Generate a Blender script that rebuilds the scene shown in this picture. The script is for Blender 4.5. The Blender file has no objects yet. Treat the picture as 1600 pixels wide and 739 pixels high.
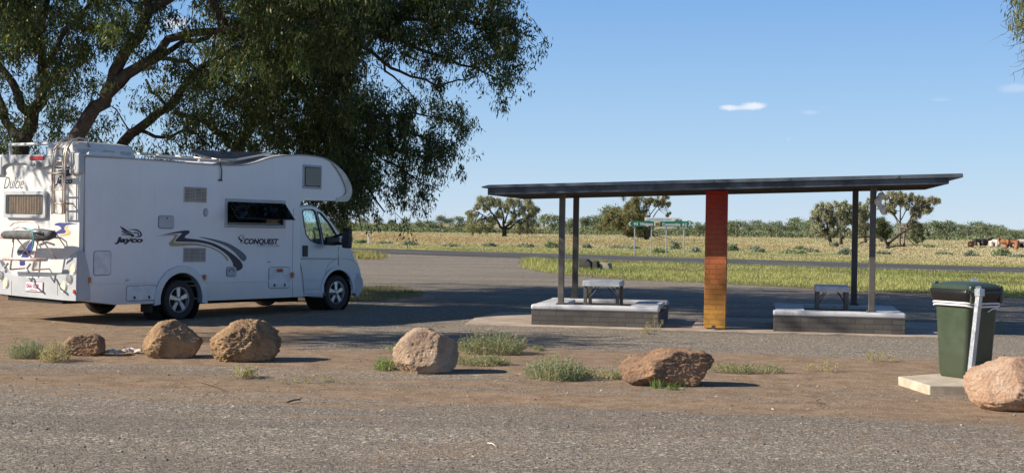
import bpy, bmesh, math, random
import numpy as np
from mathutils import Vector, Matrix, noise, Euler
from mathutils.geometry import tessellate_polygon
PI = math.pi
SC = bpy.context.scene
COL = SC.collection
rnd = random.Random(7)
RNG = np.random.default_rng(11)

# ------------------------------------------------------------------ camera
F = 2200.0; CAMH = 1.75; ROLL = 0.0144
PITCH = math.atan((350.5 - 369.5) / F)
def ray(px, py):
    x = (px - 800) / F; y = -(py - 369.5) / F
    c, s = math.cos(ROLL), math.sin(ROLL)
    x2 = x * c - y * s; y2 = x * s + y * c
    return Vector((x2, math.cos(PITCH) - y2 * math.sin(PITCH), math.sin(PITCH) + y2 * math.cos(PITCH)))
CAM = Vector((0, 0, CAMH))
def gnd(px, py, z=0.0):
    d = ray(px, py); return CAM + d * ((z - CAMH) / d.z)
def at(px, py, Y):
    d = ray(px, py); return CAM + d * (Y / d.y)
cd = bpy.data.cameras.new('camera'); cam = bpy.data.objects.new('camera', cd); COL.objects.link(cam)
cd.sensor_width = 36; cd.lens = 36 * F / 1600; cd.clip_start = 0.1; cd.clip_end = 6000
fwd = ray(800, 369.5).normalized(); rgt = (ray(900, 369.5) - ray(800, 369.5)).normalized(); upv = rgt.cross(fwd)
cam.matrix_world = Matrix(((rgt.x, upv.x, -fwd.x, 0), (rgt.y, upv.y, -fwd.y, 0), (rgt.z, upv.z, -fwd.z, CAMH), (0, 0, 0, 1)))
SC.camera = cam

# ------------------------------------------------------------------ light
SUN_AZ = math.radians(260); SUN_EL = math.radians(30)
sdir = Vector((math.sin(SUN_AZ) * math.cos(SUN_EL), math.cos(SUN_AZ) * math.cos(SUN_EL), math.sin(SUN_EL)))
sl = bpy.data.lights.new('sun', 'SUN'); sl.energy = 5.0; sl.angle = math.radians(0.5); sl.color = (1, 0.9, 0.76)
so = bpy.data.objects.new('sun', sl); COL.objects.link(so); so.rotation_euler = sdir.to_track_quat('Z', 'Y').to_euler()
SC.view_settings.view_transform = 'Standard'; SC.view_settings.look = 'None'
SC.view_settings.exposure = 0.74; SC.view_settings.gamma = 1; SC.view_settings.use_curve_mapping = False

W = bpy.data.worlds.new('World'); SC.world = W; W.use_nodes = True
nt = W.node_tree; nt.nodes.clear()
def N(nt, t, **kw):
    n = nt.nodes.new(t)
    for k, v in kw.items():
        if k in n.inputs: n.inputs[k].default_value = v
        else: setattr(n, k, v)
    return n
def L(nt, a, b): nt.links.new(a, b)
def mth(nt, op, a, b=None, c=None, clamp=False):
    n = nt.nodes.new('ShaderNodeMath'); n.operation = op; n.use_clamp = clamp
    for i, v in enumerate((a, b, c)):
        if v is None: continue
        if isinstance(v, (int, float)): n.inputs[i].default_value = v
        else: nt.links.new(v, n.inputs[i])
    return n.outputs[0]
def mixc(nt, f, a, b, mode='MIX'):
    n = nt.nodes.new('ShaderNodeMix'); n.data_type = 'RGBA'; n.blend_type = mode
    for i, v in ((0, f), (6, a), (7, b)):
        if isinstance(v, (int, float)): n.inputs[i].default_value = v
        elif isinstance(v, tuple): n.inputs[i].default_value = (v[0], v[1], v[2], 1)
        else: nt.links.new(v, n.inputs[i])
    return n.outputs[2]
def rng(nt, v, a, b, c=0.0, d=1.0, smooth=True):
    n = nt.nodes.new('ShaderNodeMapRange'); n.interpolation_type = 'SMOOTHSTEP' if smooth else 'LINEAR'
    nt.links.new(v, n.inputs[0])
    for i, x in enumerate((a, b, c, d)): n.inputs[i + 1].default_value = x
    return n.outputs[0]
sky = N(nt, 'ShaderNodeTexSky', sky_type='NISHITA', sun_disc=False, sun_elevation=SUN_EL, sun_rotation=SUN_AZ, altitude=150, air_density=1.0, dust_density=0.0, ozone_density=2.6)
tc = N(nt, 'ShaderNodeTexCoord')
sep = N(nt, 'ShaderNodeSeparateXYZ'); L(nt, tc.outputs['Generated'], sep.inputs[0])
# a few small clouds: directions in the sky, ragged by noise
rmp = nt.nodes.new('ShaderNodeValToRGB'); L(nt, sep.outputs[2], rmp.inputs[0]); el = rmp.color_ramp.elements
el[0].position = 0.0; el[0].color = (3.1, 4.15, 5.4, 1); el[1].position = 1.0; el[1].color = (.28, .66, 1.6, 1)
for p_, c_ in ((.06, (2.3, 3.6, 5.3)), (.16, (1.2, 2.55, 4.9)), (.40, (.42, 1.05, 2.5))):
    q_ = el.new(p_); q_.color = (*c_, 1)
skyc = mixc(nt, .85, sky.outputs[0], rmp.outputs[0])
nz = N(nt, 'ShaderNodeTexNoise'); nz.inputs['Scale'].default_value = 60; nz.inputs['Detail'].default_value = 6; nz.inputs['Roughness'].default_value = .62
L(nt, tc.outputs['Generated'], nz.inputs['Vector'])
def cloud(px, py, rx, rz, dens, soft=0.5):
    global skyc
    d = ray(px, py).normalized()
    dx = mth(nt, 'MULTIPLY', mth(nt, 'SUBTRACT', sep.outputs[0], d.x), 2200 / rx)
    dz = mth(nt, 'MULTIPLY', mth(nt, 'SUBTRACT', sep.outputs[2], d.z), 2200 / rz)
    r = mth(nt, 'SQRT', mth(nt, 'ADD', mth(nt, 'MULTIPLY', dx, dx), mth(nt, 'MULTIPLY', dz, dz)))
    r = mth(nt, 'ADD', r, mth(nt, 'MULTIPLY', mth(nt, 'SUBTRACT', nz.outputs[0], 0.5), 1.6))
    m = rng(nt, r, 1.0, 1.0 - soft)
    front = mth(nt, 'GREATER_THAN', sep.outputs[1], 0)
    m = mth(nt, 'MULTIPLY', mth(nt, 'MULTIPLY', m, dens), front)
    skyc = mixc(nt, m, skyc, (5.6, 5.8, 6.3))
cloud(1136, 168, 16, 7, .75, .7); cloud(1150, 169, 30, 5, .6, .8); cloud(1178, 166, 24, 8, .85, .7); cloud(1265, 176, 22, 5, .22, .9)
cloud(1232, 218, 6, 5, .15, .9); cloud(1470, 156, 24, 4, .15, .9); cloud(1590, 138, 30, 9, .25, .9); cloud(275, 38, 26, 13, .8, .8); cloud(600, 322, 60, 9, .12, .9)
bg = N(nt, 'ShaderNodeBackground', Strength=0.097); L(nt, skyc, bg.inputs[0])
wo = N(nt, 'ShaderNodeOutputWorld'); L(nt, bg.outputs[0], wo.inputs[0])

# ------------------------------------------------------------------ helpers
def tag(o, label=None, cat=None, group=None, kind=None):
    if label: o['label'] = label
    if cat: o['category'] = cat
    if group: o['group'] = group
    if kind: o['kind'] = kind
    return o
def empty(name, loc=(0, 0, 0), rot=(0, 0, 0)):
    o = bpy.data.objects.new(name, None); COL.objects.link(o); o.location = loc; o.rotation_euler = rot
    o.empty_display_size = .2
    return o
def children(o): return [c for c in bpy.data.objects if c.parent == o]
def copy_tree(o, parent=None, kids=None):
    c = o.copy(); COL.objects.link(c); c.parent = parent
    for ch in children(o): copy_tree(ch, c)
    return c

class MB:
    def __init__(s): s.v = []; s.f = []
    def add(s, vs, fs):
        n = len(s.v); s.v += [tuple(v) for v in vs]; s.f += [tuple(i + n for i in f) for f in fs]; return s
    def box(s, c, d, R=None):
        vs = []
        for x in (-.5, .5):
            for y in (-.5, .5):
                for z in (-.5, .5):
                    p = Vector((x * d[0], y * d[1], z * d[2]))
                    if R is not None: p = R @ p
                    vs.append(p + Vector(c))
        return s.add(vs, [(0, 1, 3, 2), (4, 6, 7, 5), (0, 4, 5, 1), (2, 3, 7, 6), (0, 2, 6, 4), (1, 5, 7, 3)])
    def tube(s, pts, r, n=8, cap=True):
        pts = [Vector(p) for p in pts]; rs = r if isinstance(r, (list, tuple)) else [r] * len(pts)
        vs = []; fs = []; prev = None
        for i, p in enumerate(pts):
            t = (pts[min(i + 1, len(pts) - 1)] - pts[max(i - 1, 0)])
            if t.length < 1e-9: t = Vector((0, 0, 1))
            t.normalize()
            if prev is None:
                a = t.orthogonal().normalized()
            else:
                a = (prev - t * prev.dot(t)); a = a.normalized() if a.length > 1e-6 else t.orthogonal().normalized()
            prev = a; b = t.cross(a)
            for k in range(n):
                w = 2 * PI * k / n; vs.append(p + (a * math.cos(w) + b * math.sin(w)) * rs[i])
        for i in range(len(pts) - 1):
            for k in range(n):
                k2 = (k + 1) % n; fs.append((i * n + k, i * n + k2, (i + 1) * n + k2, (i + 1) * n + k))
        if cap: fs.append(tuple(reversed(range(n)))); fs.append(tuple(range((len(pts) - 1) * n, len(pts) * n)))
        return s.add(vs, fs)
    def lathe(s, prof, c, axis='Y', n=32, close=False):
        vs = []; fs = []; m = len(prof)
        for k in range(n):
            w = 2 * PI * k / n; cw, sw = math.cos(w), math.sin(w)
            for r, h in prof:
                if axis == 'Y': p = (c[0] + r * cw, c[1] + h, c[2] + r * sw)
                else: p = (c[0] + r * cw, c[1] + r * sw, c[2] + h)
                vs.append(p)
        for k in range(n):
            k2 = (k + 1) % n
            for j in range(m - 1 if not close else m):
                j2 = (j + 1) % m; fs.append((k * m + j, k2 * m + j, k2 * m + j2, k * m + j2))
        return s.add(vs, fs)
    def prism(s, poly, fn, a, b, holes=()):
        """poly 2D (list) extruded between a and b; fn(p, t) -> 3D"""
        loops = [list(poly)] + [list(h) for h in holes]
        flat = [p for l in loops for p in l]
        tris = tessellate_polygon([[Vector((p[0], p[1], 0)) for p in l] for l in loops])
        n = len(flat); vs = [fn(p, a) for p in flat] + [fn(p, b) for p in flat]; fs = []
        for t in tris:
            fs.append(tuple(t)); fs.append(tuple(n + i for i in reversed(t)))
        o = 0
        for l in loops:
            m = len(l)
            for i in range(m):
                j = (i + 1) % m; fs.append((o + i, o + j, n + o + j, n + o + i))
            o += m
        return s.add(vs, fs)
    def build(s, name, mat, parent=None, smooth=False, bevel=0, seg=2, loc=None, fix=True):
        me = bpy.data.meshes.new(name); me.from_pydata(s.v, [], s.f); me.validate()
        if fix:
            bm = bmesh.new(); bm.from_mesh(me); bmesh.ops.remove_doubles(bm, verts=bm.verts, dist=1e-5)
            bmesh.ops.recalc_face_normals(bm, faces=bm.faces); bm.to_mesh(me); bm.free()
        me.materials.append(mat)
        o = bpy.data.objects.new(name, me); COL.objects.link(o); o.parent = parent
        if loc is not None: o.location = loc
        if smooth:
            me.polygons.foreach_set('use_smooth', [True] * len(me.polygons))
            if smooth == 'auto':
                m = o.modifiers.new('e', 'EDGE_SPLIT'); m.split_angle = math.radians(35)
        if bevel:
            m = o.modifiers.new('b', 'BEVEL'); m.width = bevel; m.segments = seg; m.limit_method = 'ANGLE'; m.angle_limit = math.radians(35)
            m.harden_normals = False
        return o

def fast(name, V, Fc, mat, parent=None, col=None, smooth=False, attr='tint'):
    V = np.asarray(V, np.float32).reshape(-1, 3); Fc = np.asarray(Fc, np.int32); k = Fc.shape[1]
    me = bpy.data.meshes.new(name); me.vertices.add(len(V)); me.vertices.foreach_set('co', V.ravel())
    me.loops.add(Fc.size); me.loops.foreach_set('vertex_index', Fc.ravel())
    me.polygons.add(len(Fc)); me.polygons.foreach_set('loop_start', np.arange(0, Fc.size, k, dtype=np.int32))
    if smooth: me.polygons.foreach_set('use_smooth', np.ones(len(Fc), bool))
    me.update(calc_edges=True)
    if col is not None:
        c = np.ones((len(V), 4), np.float32); c[:, :3] = col
        a = me.color_attributes.new(attr, 'FLOAT_COLOR', 'POINT'); a.data.foreach_set('color', c.ravel())
    me.materials.append(mat)
    o = bpy.data.objects.new(name, me); COL.objects.link(o); o.parent = parent
    return o

# ------------------------------------------------------------------ materials
def newmat(name):
    m = bpy.data.materials.new(name); m.use_nodes = True; nt = m.node_tree; nt.nodes.clear()
    out = nt.nodes.new('ShaderNodeOutputMaterial'); b = nt.nodes.new('ShaderNodeBsdfPrincipled'); nt.links.new(b.outputs[0], out.inputs[0])
    return m, nt, b, out
def coord(nt, obj=True):
    t = nt.nodes.new('ShaderNodeTexCoord'); return t.outputs['Object']
def noi(nt, vec, scale, detail=4, rough=.6, out=0):
    n = nt.nodes.new('ShaderNodeTexNoise'); n.inputs['Scale'].default_value = scale; n.inputs['Detail'].default_value = detail; n.inputs['Roughness'].default_value = rough
    if vec is not None: nt.links.new(vec, n.inputs['Vector'])
    return n.outputs[out]
def bump(nt, h, strength, dist, b):
    n = nt.nodes.new('ShaderNodeBump'); n.inputs['Strength'].default_value = strength; n.inputs['Distance'].default_value = dist
    nt.links.new(h, n.inputs['Height']); nt.links.new(n.outputs[0], b.inputs['Normal'])
def M(name, c, rough=.6, metal=0, c2=None, sc=6, bs=0, bd=.002, bsc=60, coat=0, lo=.35, hi=.65, spec=.5, rv=0):
    m, nt, b, out = newmat(name); v = coord(nt)
    c2 = c2 or tuple(x * .82 for x in c)
    f = rng(nt, noi(nt, v, sc, 6, .65), lo, hi)
    L(nt, mixc(nt, f, tuple(c2), tuple(c)), b.inputs['Base Color'])
    b.inputs['Roughness'].default_value = rough; b.inputs['Metallic'].default_value = metal
    b.inputs['Specular IOR Level'].default_value = spec
    if rv: L(nt, rng(nt, noi(nt, v, sc * 3), .3, .7, rough - rv, rough + rv), b.inputs['Roughness'])
    if coat: b.inputs['Coat Weight'].default_value = coat; b.inputs['Coat Roughness'].default_value = .08
    if bs: bump(nt, noi(nt, v, bsc, 5, .65), bs, bd, b)
    return m
def leafmat(name, trans=.35, rough=.55, gain=1.0):
    m, nt, b, out = newmat(name)
    a = nt.nodes.new('ShaderNodeAttribute'); a.attribute_name = 'tint'
    b.inputs['Roughness'].default_value = rough; b.inputs['Specular IOR Level'].default_value = .3
    L(nt, a.outputs['Color'], b.inputs['Base Color'])
    t = nt.nodes.new('ShaderNodeBsdfTranslucent'); L(nt, mixc(nt, 1.0, a.outputs['Color'], (1.0, 1.1, .55), 'MULTIPLY'), t.inputs[0])
    mx = nt.nodes.new('ShaderNodeMixShader'); mx.inputs[0].default_value = trans
    L(nt, b.outputs[0], mx.inputs[1]); L(nt, t.outputs[0], mx.inputs[2]); L(nt, mx.outputs[0], out.inputs[0])
    return m
def glassmat(name, tint=(.75, .85, .85), refl=1.0, rough=.02, trans=1.0):
    m, nt, b, out = newmat(name); nt.nodes.remove(b)
    tr = nt.nodes.new('ShaderNodeBsdfTransparent'); tr.inputs[0].default_value = (*tint, 1)
    g = nt.nodes.new('ShaderNodeBsdfGlossy'); g.inputs['Roughness'].default_value = rough; g.inputs[0].default_value = (.95, .97, 1, 1)
    fr = nt.nodes.new('ShaderNodeFresnel'); fr.inputs[0].default_value = 1.5
    f = mth(nt, 'ADD', mth(nt, 'MULTIPLY', fr.outputs[0], 1.2 * refl), 0.03 * refl, clamp=True)
    mx = nt.nodes.new('ShaderNodeMixShader'); L(nt, f, mx.inputs[0]); L(nt, tr.outputs[0], mx.inputs[1]); L(nt, g.outputs[0], mx.inputs[2]); L(nt, mx.outputs[0], out.inputs[0])
    return m

def text_obj(name, s, size, mat, parent, mtx, shear=0, extrude=.001, offset=0, xs=1.0, align='LEFT', space=1.0):
    cu = bpy.data.curves.new(name, 'FONT'); cu.body = s; cu.size = size; cu.shear = shear; cu.extrude = extrude; cu.offset = offset
    cu.align_x = align; cu.space_character = space; cu.resolution_u = 3
    t = bpy.data.objects.new(name, cu); COL.objects.link(t)
    dg = bpy.context.evaluated_depsgraph_get(); me = bpy.data.meshes.new_from_object(t.evaluated_get(dg))
    bpy.data.objects.remove(t); bpy.data.curves.remove(cu)
    me.transform(Matrix.Diagonal((xs, 1, 1, 1))); me.transform(mtx)
    me.materials.clear(); me.materials.append(mat); me.name = name
    o = bpy.data.objects.new(name, me); COL.objects.link(o); o.parent = parent
    return o

def vnoise(x, y, s, seed=0.0, oct=4):
    """fbm value noise on numpy arrays, ~0..1"""
    tot = np.zeros_like(x, dtype=float); amp = 1.0; A = 0
    for o in range(oct):
        X = x * s + seed * 17.3 + o * 31.7; Y = y * s + seed * 9.1 + o * 11.9
        xi = np.floor(X).astype(np.int64); yi = np.floor(Y).astype(np.int64); fx = X - xi; fy = Y - yi
        fx = fx * fx * (3 - 2 * fx); fy = fy * fy * (3 - 2 * fy)
        def h(a, b):
            k = (a * 374761393 + b * 668265263 + int(seed * 1000) * 69069) & 0x7fffffff
            k = (k ^ (k >> 13)) * 1274126177 & 0x7fffffff
            return ((k ^ (k >> 16)) & 0xffff) / 65535.0
        v = h(xi, yi) * (1 - fx) * (1 - fy) + h(xi + 1, yi) * fx * (1 - fy) + h(xi, yi + 1) * (1 - fx) * fy + h(xi + 1, yi + 1) * fx * fy
        tot += v * amp; A += amp; amp *= .5; s *= 2.03
    return tot / A
def sstep(x, a, b):
    t = np.clip((x - a) / (b - a), 0, 1); return t * t * (3 - 2 * t)
# ------------------------------------------------------------------ ground
def hwy_near(x): return 73.7 - .72 * x
def hwy_far(x): return 87.3 - .735 * x
def island_near(x):   # near edge of the grass island
    return np.interp(x, [0.4, .85, 1.6, 2.9, 5.9, 9.5, 13.4, 20, 40], [57, 53.7, 49.7, 46.9, 43.6, 39.6, 36.8, 33.5, 26])
def island_mask(x, y):
    n = (vnoise(x, y, .35, 3) - .5) * 3.2 + (vnoise(x, y, 1.3, 5) - .5) * 1.6
    m = (y + n > island_near(x)) & (x > .4 + (y - 57) * .03 + n * .3) & (y < hwy_near(x) + .4)
    return m
def left_mask(x, y):  # grass patch left of the junction
    n = (vnoise(x, y, .3, 8) - .5) * 3
    return (x < -6.3 - (y - 69) * .11 + n * .5) & (y > 67 + n) & (y < hwy_near(x))
def front_weed(x, y): # weedy patch ahead of the motorhome's front wheel
    n = (vnoise(x, y, .5, 2) - .5) * 4
    return np.exp(-((x + 3.6) / 1.6) ** 2 - ((y - 35) / 4.5) ** 2) + n * .06 > .45

def masks(x, y):
    """R = bare brown soil, G = grass base, B = tyre / darker seal"""
    n1 = vnoise(x, y * 2.2, .35, 1, 5); n2 = vnoise(x, y, 1.4, 4, 4); n3 = vnoise(x * .45, y * 3.4, .8, 6, 4)
    edge = 13.55 - .27 * x * .9                       # road edge
    s = (.45 * sstep(y + (n1 - .5) * 2.4 + (n3 - .5) * 3, edge - 2.4, edge - .6) + .55 * sstep(y + (n1 - .5) * 2.0, edge - .9, edge + .5)) * (1 - sstep(y + (n1 - .5) * 4, 18.6, 21.0))
    s = s * (.55 + .55 * n3)
    bare = np.exp(-((y - 16.6 + .12 * x) / 1.5) ** 2) * sstep(n2 + .2 * n3, .42, .62) * .9
    s = np.maximum(s, bare)
    s *= 1 - .65 * np.exp(-((y - 15.9 + .17 * x) / .55) ** 2) * sstep(n3, .35, .6)
    # tyre-swept bands along the edge of the seal
    for c, w, a in ((11.2, .14, .4), (11.9, .13, .5), (12.4, .16, .6), (13.0, .2, .65), (13.9, .22, .6), (14.6, .2, .5)):
        s = np.maximum(s, a * np.exp(-((y - c + .23 * x + .4 * (vnoise(x, y * 0 + c, .25, 9) - .5)) / w) ** 2) * (.5 + .8 * n3))
    # soil under and around the motorhome
    d = sstep(-x + (n1 - .5) * 3, 2.2, 4.0) * sstep(y, 17.5, 19) * (1 - sstep(y + (n1 - .5) * 6, 31, 36))
    s = np.maximum(s, d * (.6 + .5 * n3))
    far = sstep(n1, .5, .72) * .35 * sstep(y, 22, 30)
    s = np.maximum(s, far)
    spots = sstep(vnoise(x, y, .55, 21), .62, .76) * .5 * (1 - sstep(y, 13, 15))
    s = np.maximum(s, spots)
    for c, w in ((14.9, .10), (13.5, .09), (17.6, .12)):
        s = s * (1 - .6 * np.exp(-((y - c + .21 * x + .5 * (vnoise(x, y * 0 + c, .2, 19) - .5)) / w) ** 2) * sstep(vnoise(x, y, .5, 23), .35, .6))
    g = (island_mask(x, y) | left_mask(x, y)).astype(float)
    sh = sstep(x, 6, 10) * np.exp(-((y + 1.1 - island_near(x)) / 1.0) ** 2)
    s = np.maximum(s, sh * (.6 + .6 * n2))
    g = np.maximum(g, front_weed(x, y) * .6)
    b = .55 * np.exp(-((y - 10.9 + .2 * x) / .22) ** 2) * sstep(n3, .3, .6) + .5 * np.exp(-((y - 12.3 + .2 * x) / .22) ** 2) + .8 * sstep(vnoise(x * .3, y * 1.6, .6, 13), .45, .7)
    return np.clip(np.stack([s, g, b], -1), 0, 1)

def gravel_material():
    m, nt, b, out = newmat('gravel_ground'); v = coord(nt)
    a = nt.nodes.new('ShaderNodeAttribute'); a.attribute_name = 'mask'
    sp = nt.nodes.new('ShaderNodeSeparateColor'); L(nt, a.outputs['Color'], sp.inputs[0])
    def vor(scale, feature='F1', out_='Color'):
        n = nt.nodes.new('ShaderNodeTexVoronoi'); n.feature = feature; n.inputs['Scale'].default_value = scale; L(nt, v, n.inputs['Vector']); return n
    v1 = vor(88); v2 = vor(40)
    bw = nt.nodes.new('ShaderNodeRGBToBW'); L(nt, v1.outputs['Color'], bw.inputs[0])
    bw2 = nt.nodes.new('ShaderNodeRGBToBW'); L(nt, v2.outputs['Color'], bw2.inputs[0])
    st = mixc(nt, rng(nt, bw.outputs[0], .2, .85, smooth=False), (.055, .048, .042), (.44, .385, .31))
    st = mixc(nt, rng(nt, bw2.outputs[0], .74, .9), st, (.56, .50, .43))
    st = mixc(nt, rng(nt, noi(nt, v, 1.1, 6, .7), .35, .7, 0, .35), st, (.24, .195, .15))
    st = mixc(nt, mth(nt, 'MULTIPLY', sp.outputs[2], .28), st, (.075, .073, .075))
    so_ = mixc(nt, rng(nt, noi(nt, v, 3.2, 7, .7), .3, .7), (.195, .126, .077), (.37, .262, .168))
    so_ = mixc(nt, rng(nt, noi(nt, v, 38, 4, .7), .45, .75, 0, .7), so_, (.13, .095, .07))
    n3 = noi(nt, v, 9, 8, .75)
    f = rng(nt, mth(nt, 'ADD', sp.outputs[0], mth(nt, 'MULTIPLY', mth(nt, 'SUBTRACT', n3, .5), 1.5)), .36, .78)
    keep = rng(nt, bw.outputs[0], .55, .8, 1, .35)     # stones still poke through the soil
    f = mth(nt, 'MULTIPLY', f, keep)
    c = mixc(nt, f, st, so_)
    gr = mixc(nt, rng(nt, noi(nt, v, 5, 6, .7), .35, .65), (.10, .095, .045), (.19, .16, .09))
    gf = rng(nt, mth(nt, 'ADD', sp.outputs[1], mth(nt, 'MULTIPLY', mth(nt, 'SUBTRACT', n3, .5), .9)), .4, .6)
    c = mixc(nt, gf, c, gr)
    L(nt, c, b.inputs['Base Color']); b.inputs['Roughness'].default_value = .95; b.inputs['Specular IOR Level'].default_value = .05
    hgt = mth(nt, 'ADD', mth(nt, 'MULTIPLY', mth(nt, 'SUBTRACT', 1.0, v1.outputs['Distance']), 1.0), mth(nt, 'MULTIPLY', noi(nt, v, 7, 8, .75), 2.4))
    hgt = mth(nt, 'ADD', hgt, mth(nt, 'MULTIPLY', bw.outputs[0], .8))
    bump(nt, hgt, .75, .010, b)
    return m
GRAV = gravel_material()
def near_z(x, y):
    z = (vnoise(x, y, .5, 30, 3) - .5) * .03 + (vnoise(x * .5, y * 3, 1.2, 31, 3) - .5) * .014
    fade = np.clip((22 - y) / 3, 0, 1) 
    return z * fade - .004
def grid(name, y0, y1, x0, x1, sx, sy, kind, edgeless=False):
    xs = np.arange(x0, x1 + 1e-6, sx); ys = np.linspace(y0, y1, int(round((y1 - y0) / sy)) + 1)
    X, Y = np.meshgrid(xs, ys); V = np.stack([X, Y, near_z(X, Y)], -1).reshape(-1, 3)
    nx = len(xs); i = np.arange((len(ys) - 1) * (nx - 1)); r = i // (nx - 1); c = i % (nx - 1); o = r * nx + c
    Fc = np.stack([o, o + 1, o + nx + 1, o + nx], -1)
    ob = fast(name, V, Fc, GRAV, col=masks(X.ravel(), Y.ravel()), smooth=True, attr='mask')
    return tag(ob, kind='structure')
grid('road', 5, 13.5, -14, 14, .11, .11, 's')
grid('dirt_verge', 13.5, 20, -20, 20, .12, .12, 's')
grid('gravel_lot', 20, 66, -34, 40, .2, .2, 's')
# junction apron, up to the highway
def junction():
    xs = np.arange(-34, 26, .3); V = []; n = 50
    X = np.repeat(xs[:, None], n, 1); T = np.linspace(0, 1, n)[None, :]
    Y = 66 + T * np.maximum(hwy_near(X) + 3 - 66, 0.0)
    V = np.stack([X, Y, X * 0 - .004], -1).reshape(-1, 3)
    i = np.arange((len(xs) - 1) * (n - 1)); r = i // (n - 1); c = i % (n - 1); o = r * n + c
    Fc = np.stack([o, o + n, o + n + 1, o + 1], -1)
    keep = (Y.reshape(-1)[Fc].max(1) > 66.001); Fc = Fc[keep]
    tag(fast('junction_apron', V, Fc, GRAV, col=masks(X.ravel(), Y.ravel()), smooth=True, attr='mask'), kind='structure')
junction()
# highway sheet
m, nt_, b, out = newmat('highway_seal'); v = coord(nt_)
c = mixc(nt_, noi(nt_, v, 3, 6, .7), (.055, .053, .053), (.10, .096, .093))
c = mixc(nt_, rng(nt_, noi(nt_, v, .25, 5), .45, .7, 0, .5), c, (.14, .13, .12))
L(nt_, c, b.inputs['Base Color']); b.inputs['Roughness'].default_value = .95; b.inputs['Specular IOR Level'].default_value = .1; bump(nt_, noi(nt_, v, 25, 6, .7), .4, .01, b)
HW = m
def strip(name, f0, f1, x0, x1, z, mat, n=60):
    xs = np.linspace(x0, x1, n); V = []
    for x in xs: V += [(x, f0(x), z), (x, f1(x), z)]
    Fc = [(2 * i, 2 * i + 2, 2 * i + 3, 2 * i + 1) for i in range(n - 1)]
    return fast(name, V, Fc, mat)
tag(strip('highway', hwy_near, hwy_far, -260, 160, .012, HW, 120), kind='structure')
WHITE_LINE = M('line_paint', (.72, .72, .7), .7, c2=(.5, .5, .48), sc=4)
tag(strip('edge_line', lambda x: hwy_far(x) - 1.5, lambda x: hwy_far(x) - 1.34, -200, 150, .017, WHITE_LINE, 60), kind='structure')
tag(strip('edge_line', lambda x: hwy_near(x) + 1.5, lambda x: hwy_near(x) + 1.66, 4, 150, .017, WHITE_LINE, 60), kind='structure')
g0 = gnd(1537, 421.2); x0 = g0.x
off = g0.y - hwy_near(g0.x)
for k in range(-6, 4):
    xa = x0 + k * 9.6
    tag(strip('centre_line', lambda x: hwy_near(x) + off, lambda x: hwy_near(x) + off + .14, xa, xa + 2.6, .017, WHITE_LINE, 4), kind='structure')

# field sheet to the horizon
m, nt_, b, out = newmat('paddock_soil'); v = coord(nt_)
spx = nt_.nodes.new('ShaderNodeSeparateXYZ'); L(nt_, v, spx.inputs[0])
c = mixc(nt_, rng(nt_, noi(nt_, v, .08, 8, .7), .35, .65), (.28, .23, .13), (.42, .34, .20))
c = mixc(nt_, rng(nt_, noi(nt_, v, .8, 8, .8), .4, .7, 0, .7), c, (.22, .20, .09))
L(nt_, c, b.inputs['Base Color']); b.inputs['Roughness'].default_value = 1; b.inputs['Specular IOR Level'].default_value = .1
bump(nt_, noi(nt_, v, 1.5, 8, .8), .6, .15, b)
mb = MB()
xs = [-3000, -400, -60, -34, 0, 40, 120, 400, 3000]; ys = [-60, 4.9, 20, 66, 130, 400, 4500]
vs = [(x, y, -.03) for y in ys for x in xs]; nx = len(xs)
mb.add(vs, [(j * nx + i, j * nx + i + 1, (j + 1) * nx + i + 1, (j + 1) * nx + i) for j in range(len(ys) - 1) for i in range(nx - 1)])
tag(mb.build('paddock', m), kind='structure')

# ------------------------------------------------------------------ blades of grass, leaves, gravel
def blades(P, h, w, lean, col, tipmix=None):
    """P (n,3); each blade a bent triangle strip (5 verts -> quad + tri as 2 quads w/ degenerate) ; returns V, F, C"""
    n = len(P); a = RNG.uniform(0, 2 * PI, n); l = RNG.uniform(0, 1, n) * lean; la = RNG.uniform(0, 2 * PI, n)
    side = np.stack([np.cos(a), np.sin(a), a * 0], -1) * (w / 2)[:, None]
    d = np.stack([np.cos(la) * l * h, np.sin(la) * l * h, h * 0], -1)
    up = np.zeros((n, 3)); up[:, 2] = h
    mid = P + up * .55 + d * .3; tip = P + up * (1 - .25 * l[:, None]) + d
    V = np.stack([P - side, P + side, mid + side * .75, mid - side * .75, tip + side * .12, tip - side * .12], 1).reshape(-1, 3)
    o = (np.arange(n) * 6)[:, None]
    Fc = np.concatenate([o + np.array([[0, 1, 2, 3]]), o + np.array([[3, 2, 4, 5]])], 0)
    C = np.repeat(col, 6, 0)
    return V, Fc, C
def scatter(name, P, h, w, lean, col, mat, kind='stuff', label=None, cat='grass', parent=None):
    V, Fc, C = blades(P, h, w, lean, col)
    o = fast(name, V, Fc, mat, parent=parent, col=C)
    if label: tag(o, label, cat, kind=kind)
    return o
GRASS = leafmat('grass_blades', .3, .7)
def lerp(a, b, t): return np.asarray(a)[None, :] * (1 - t[:, None]) + np.asarray(b)[None, :] * t[:, None]

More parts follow.
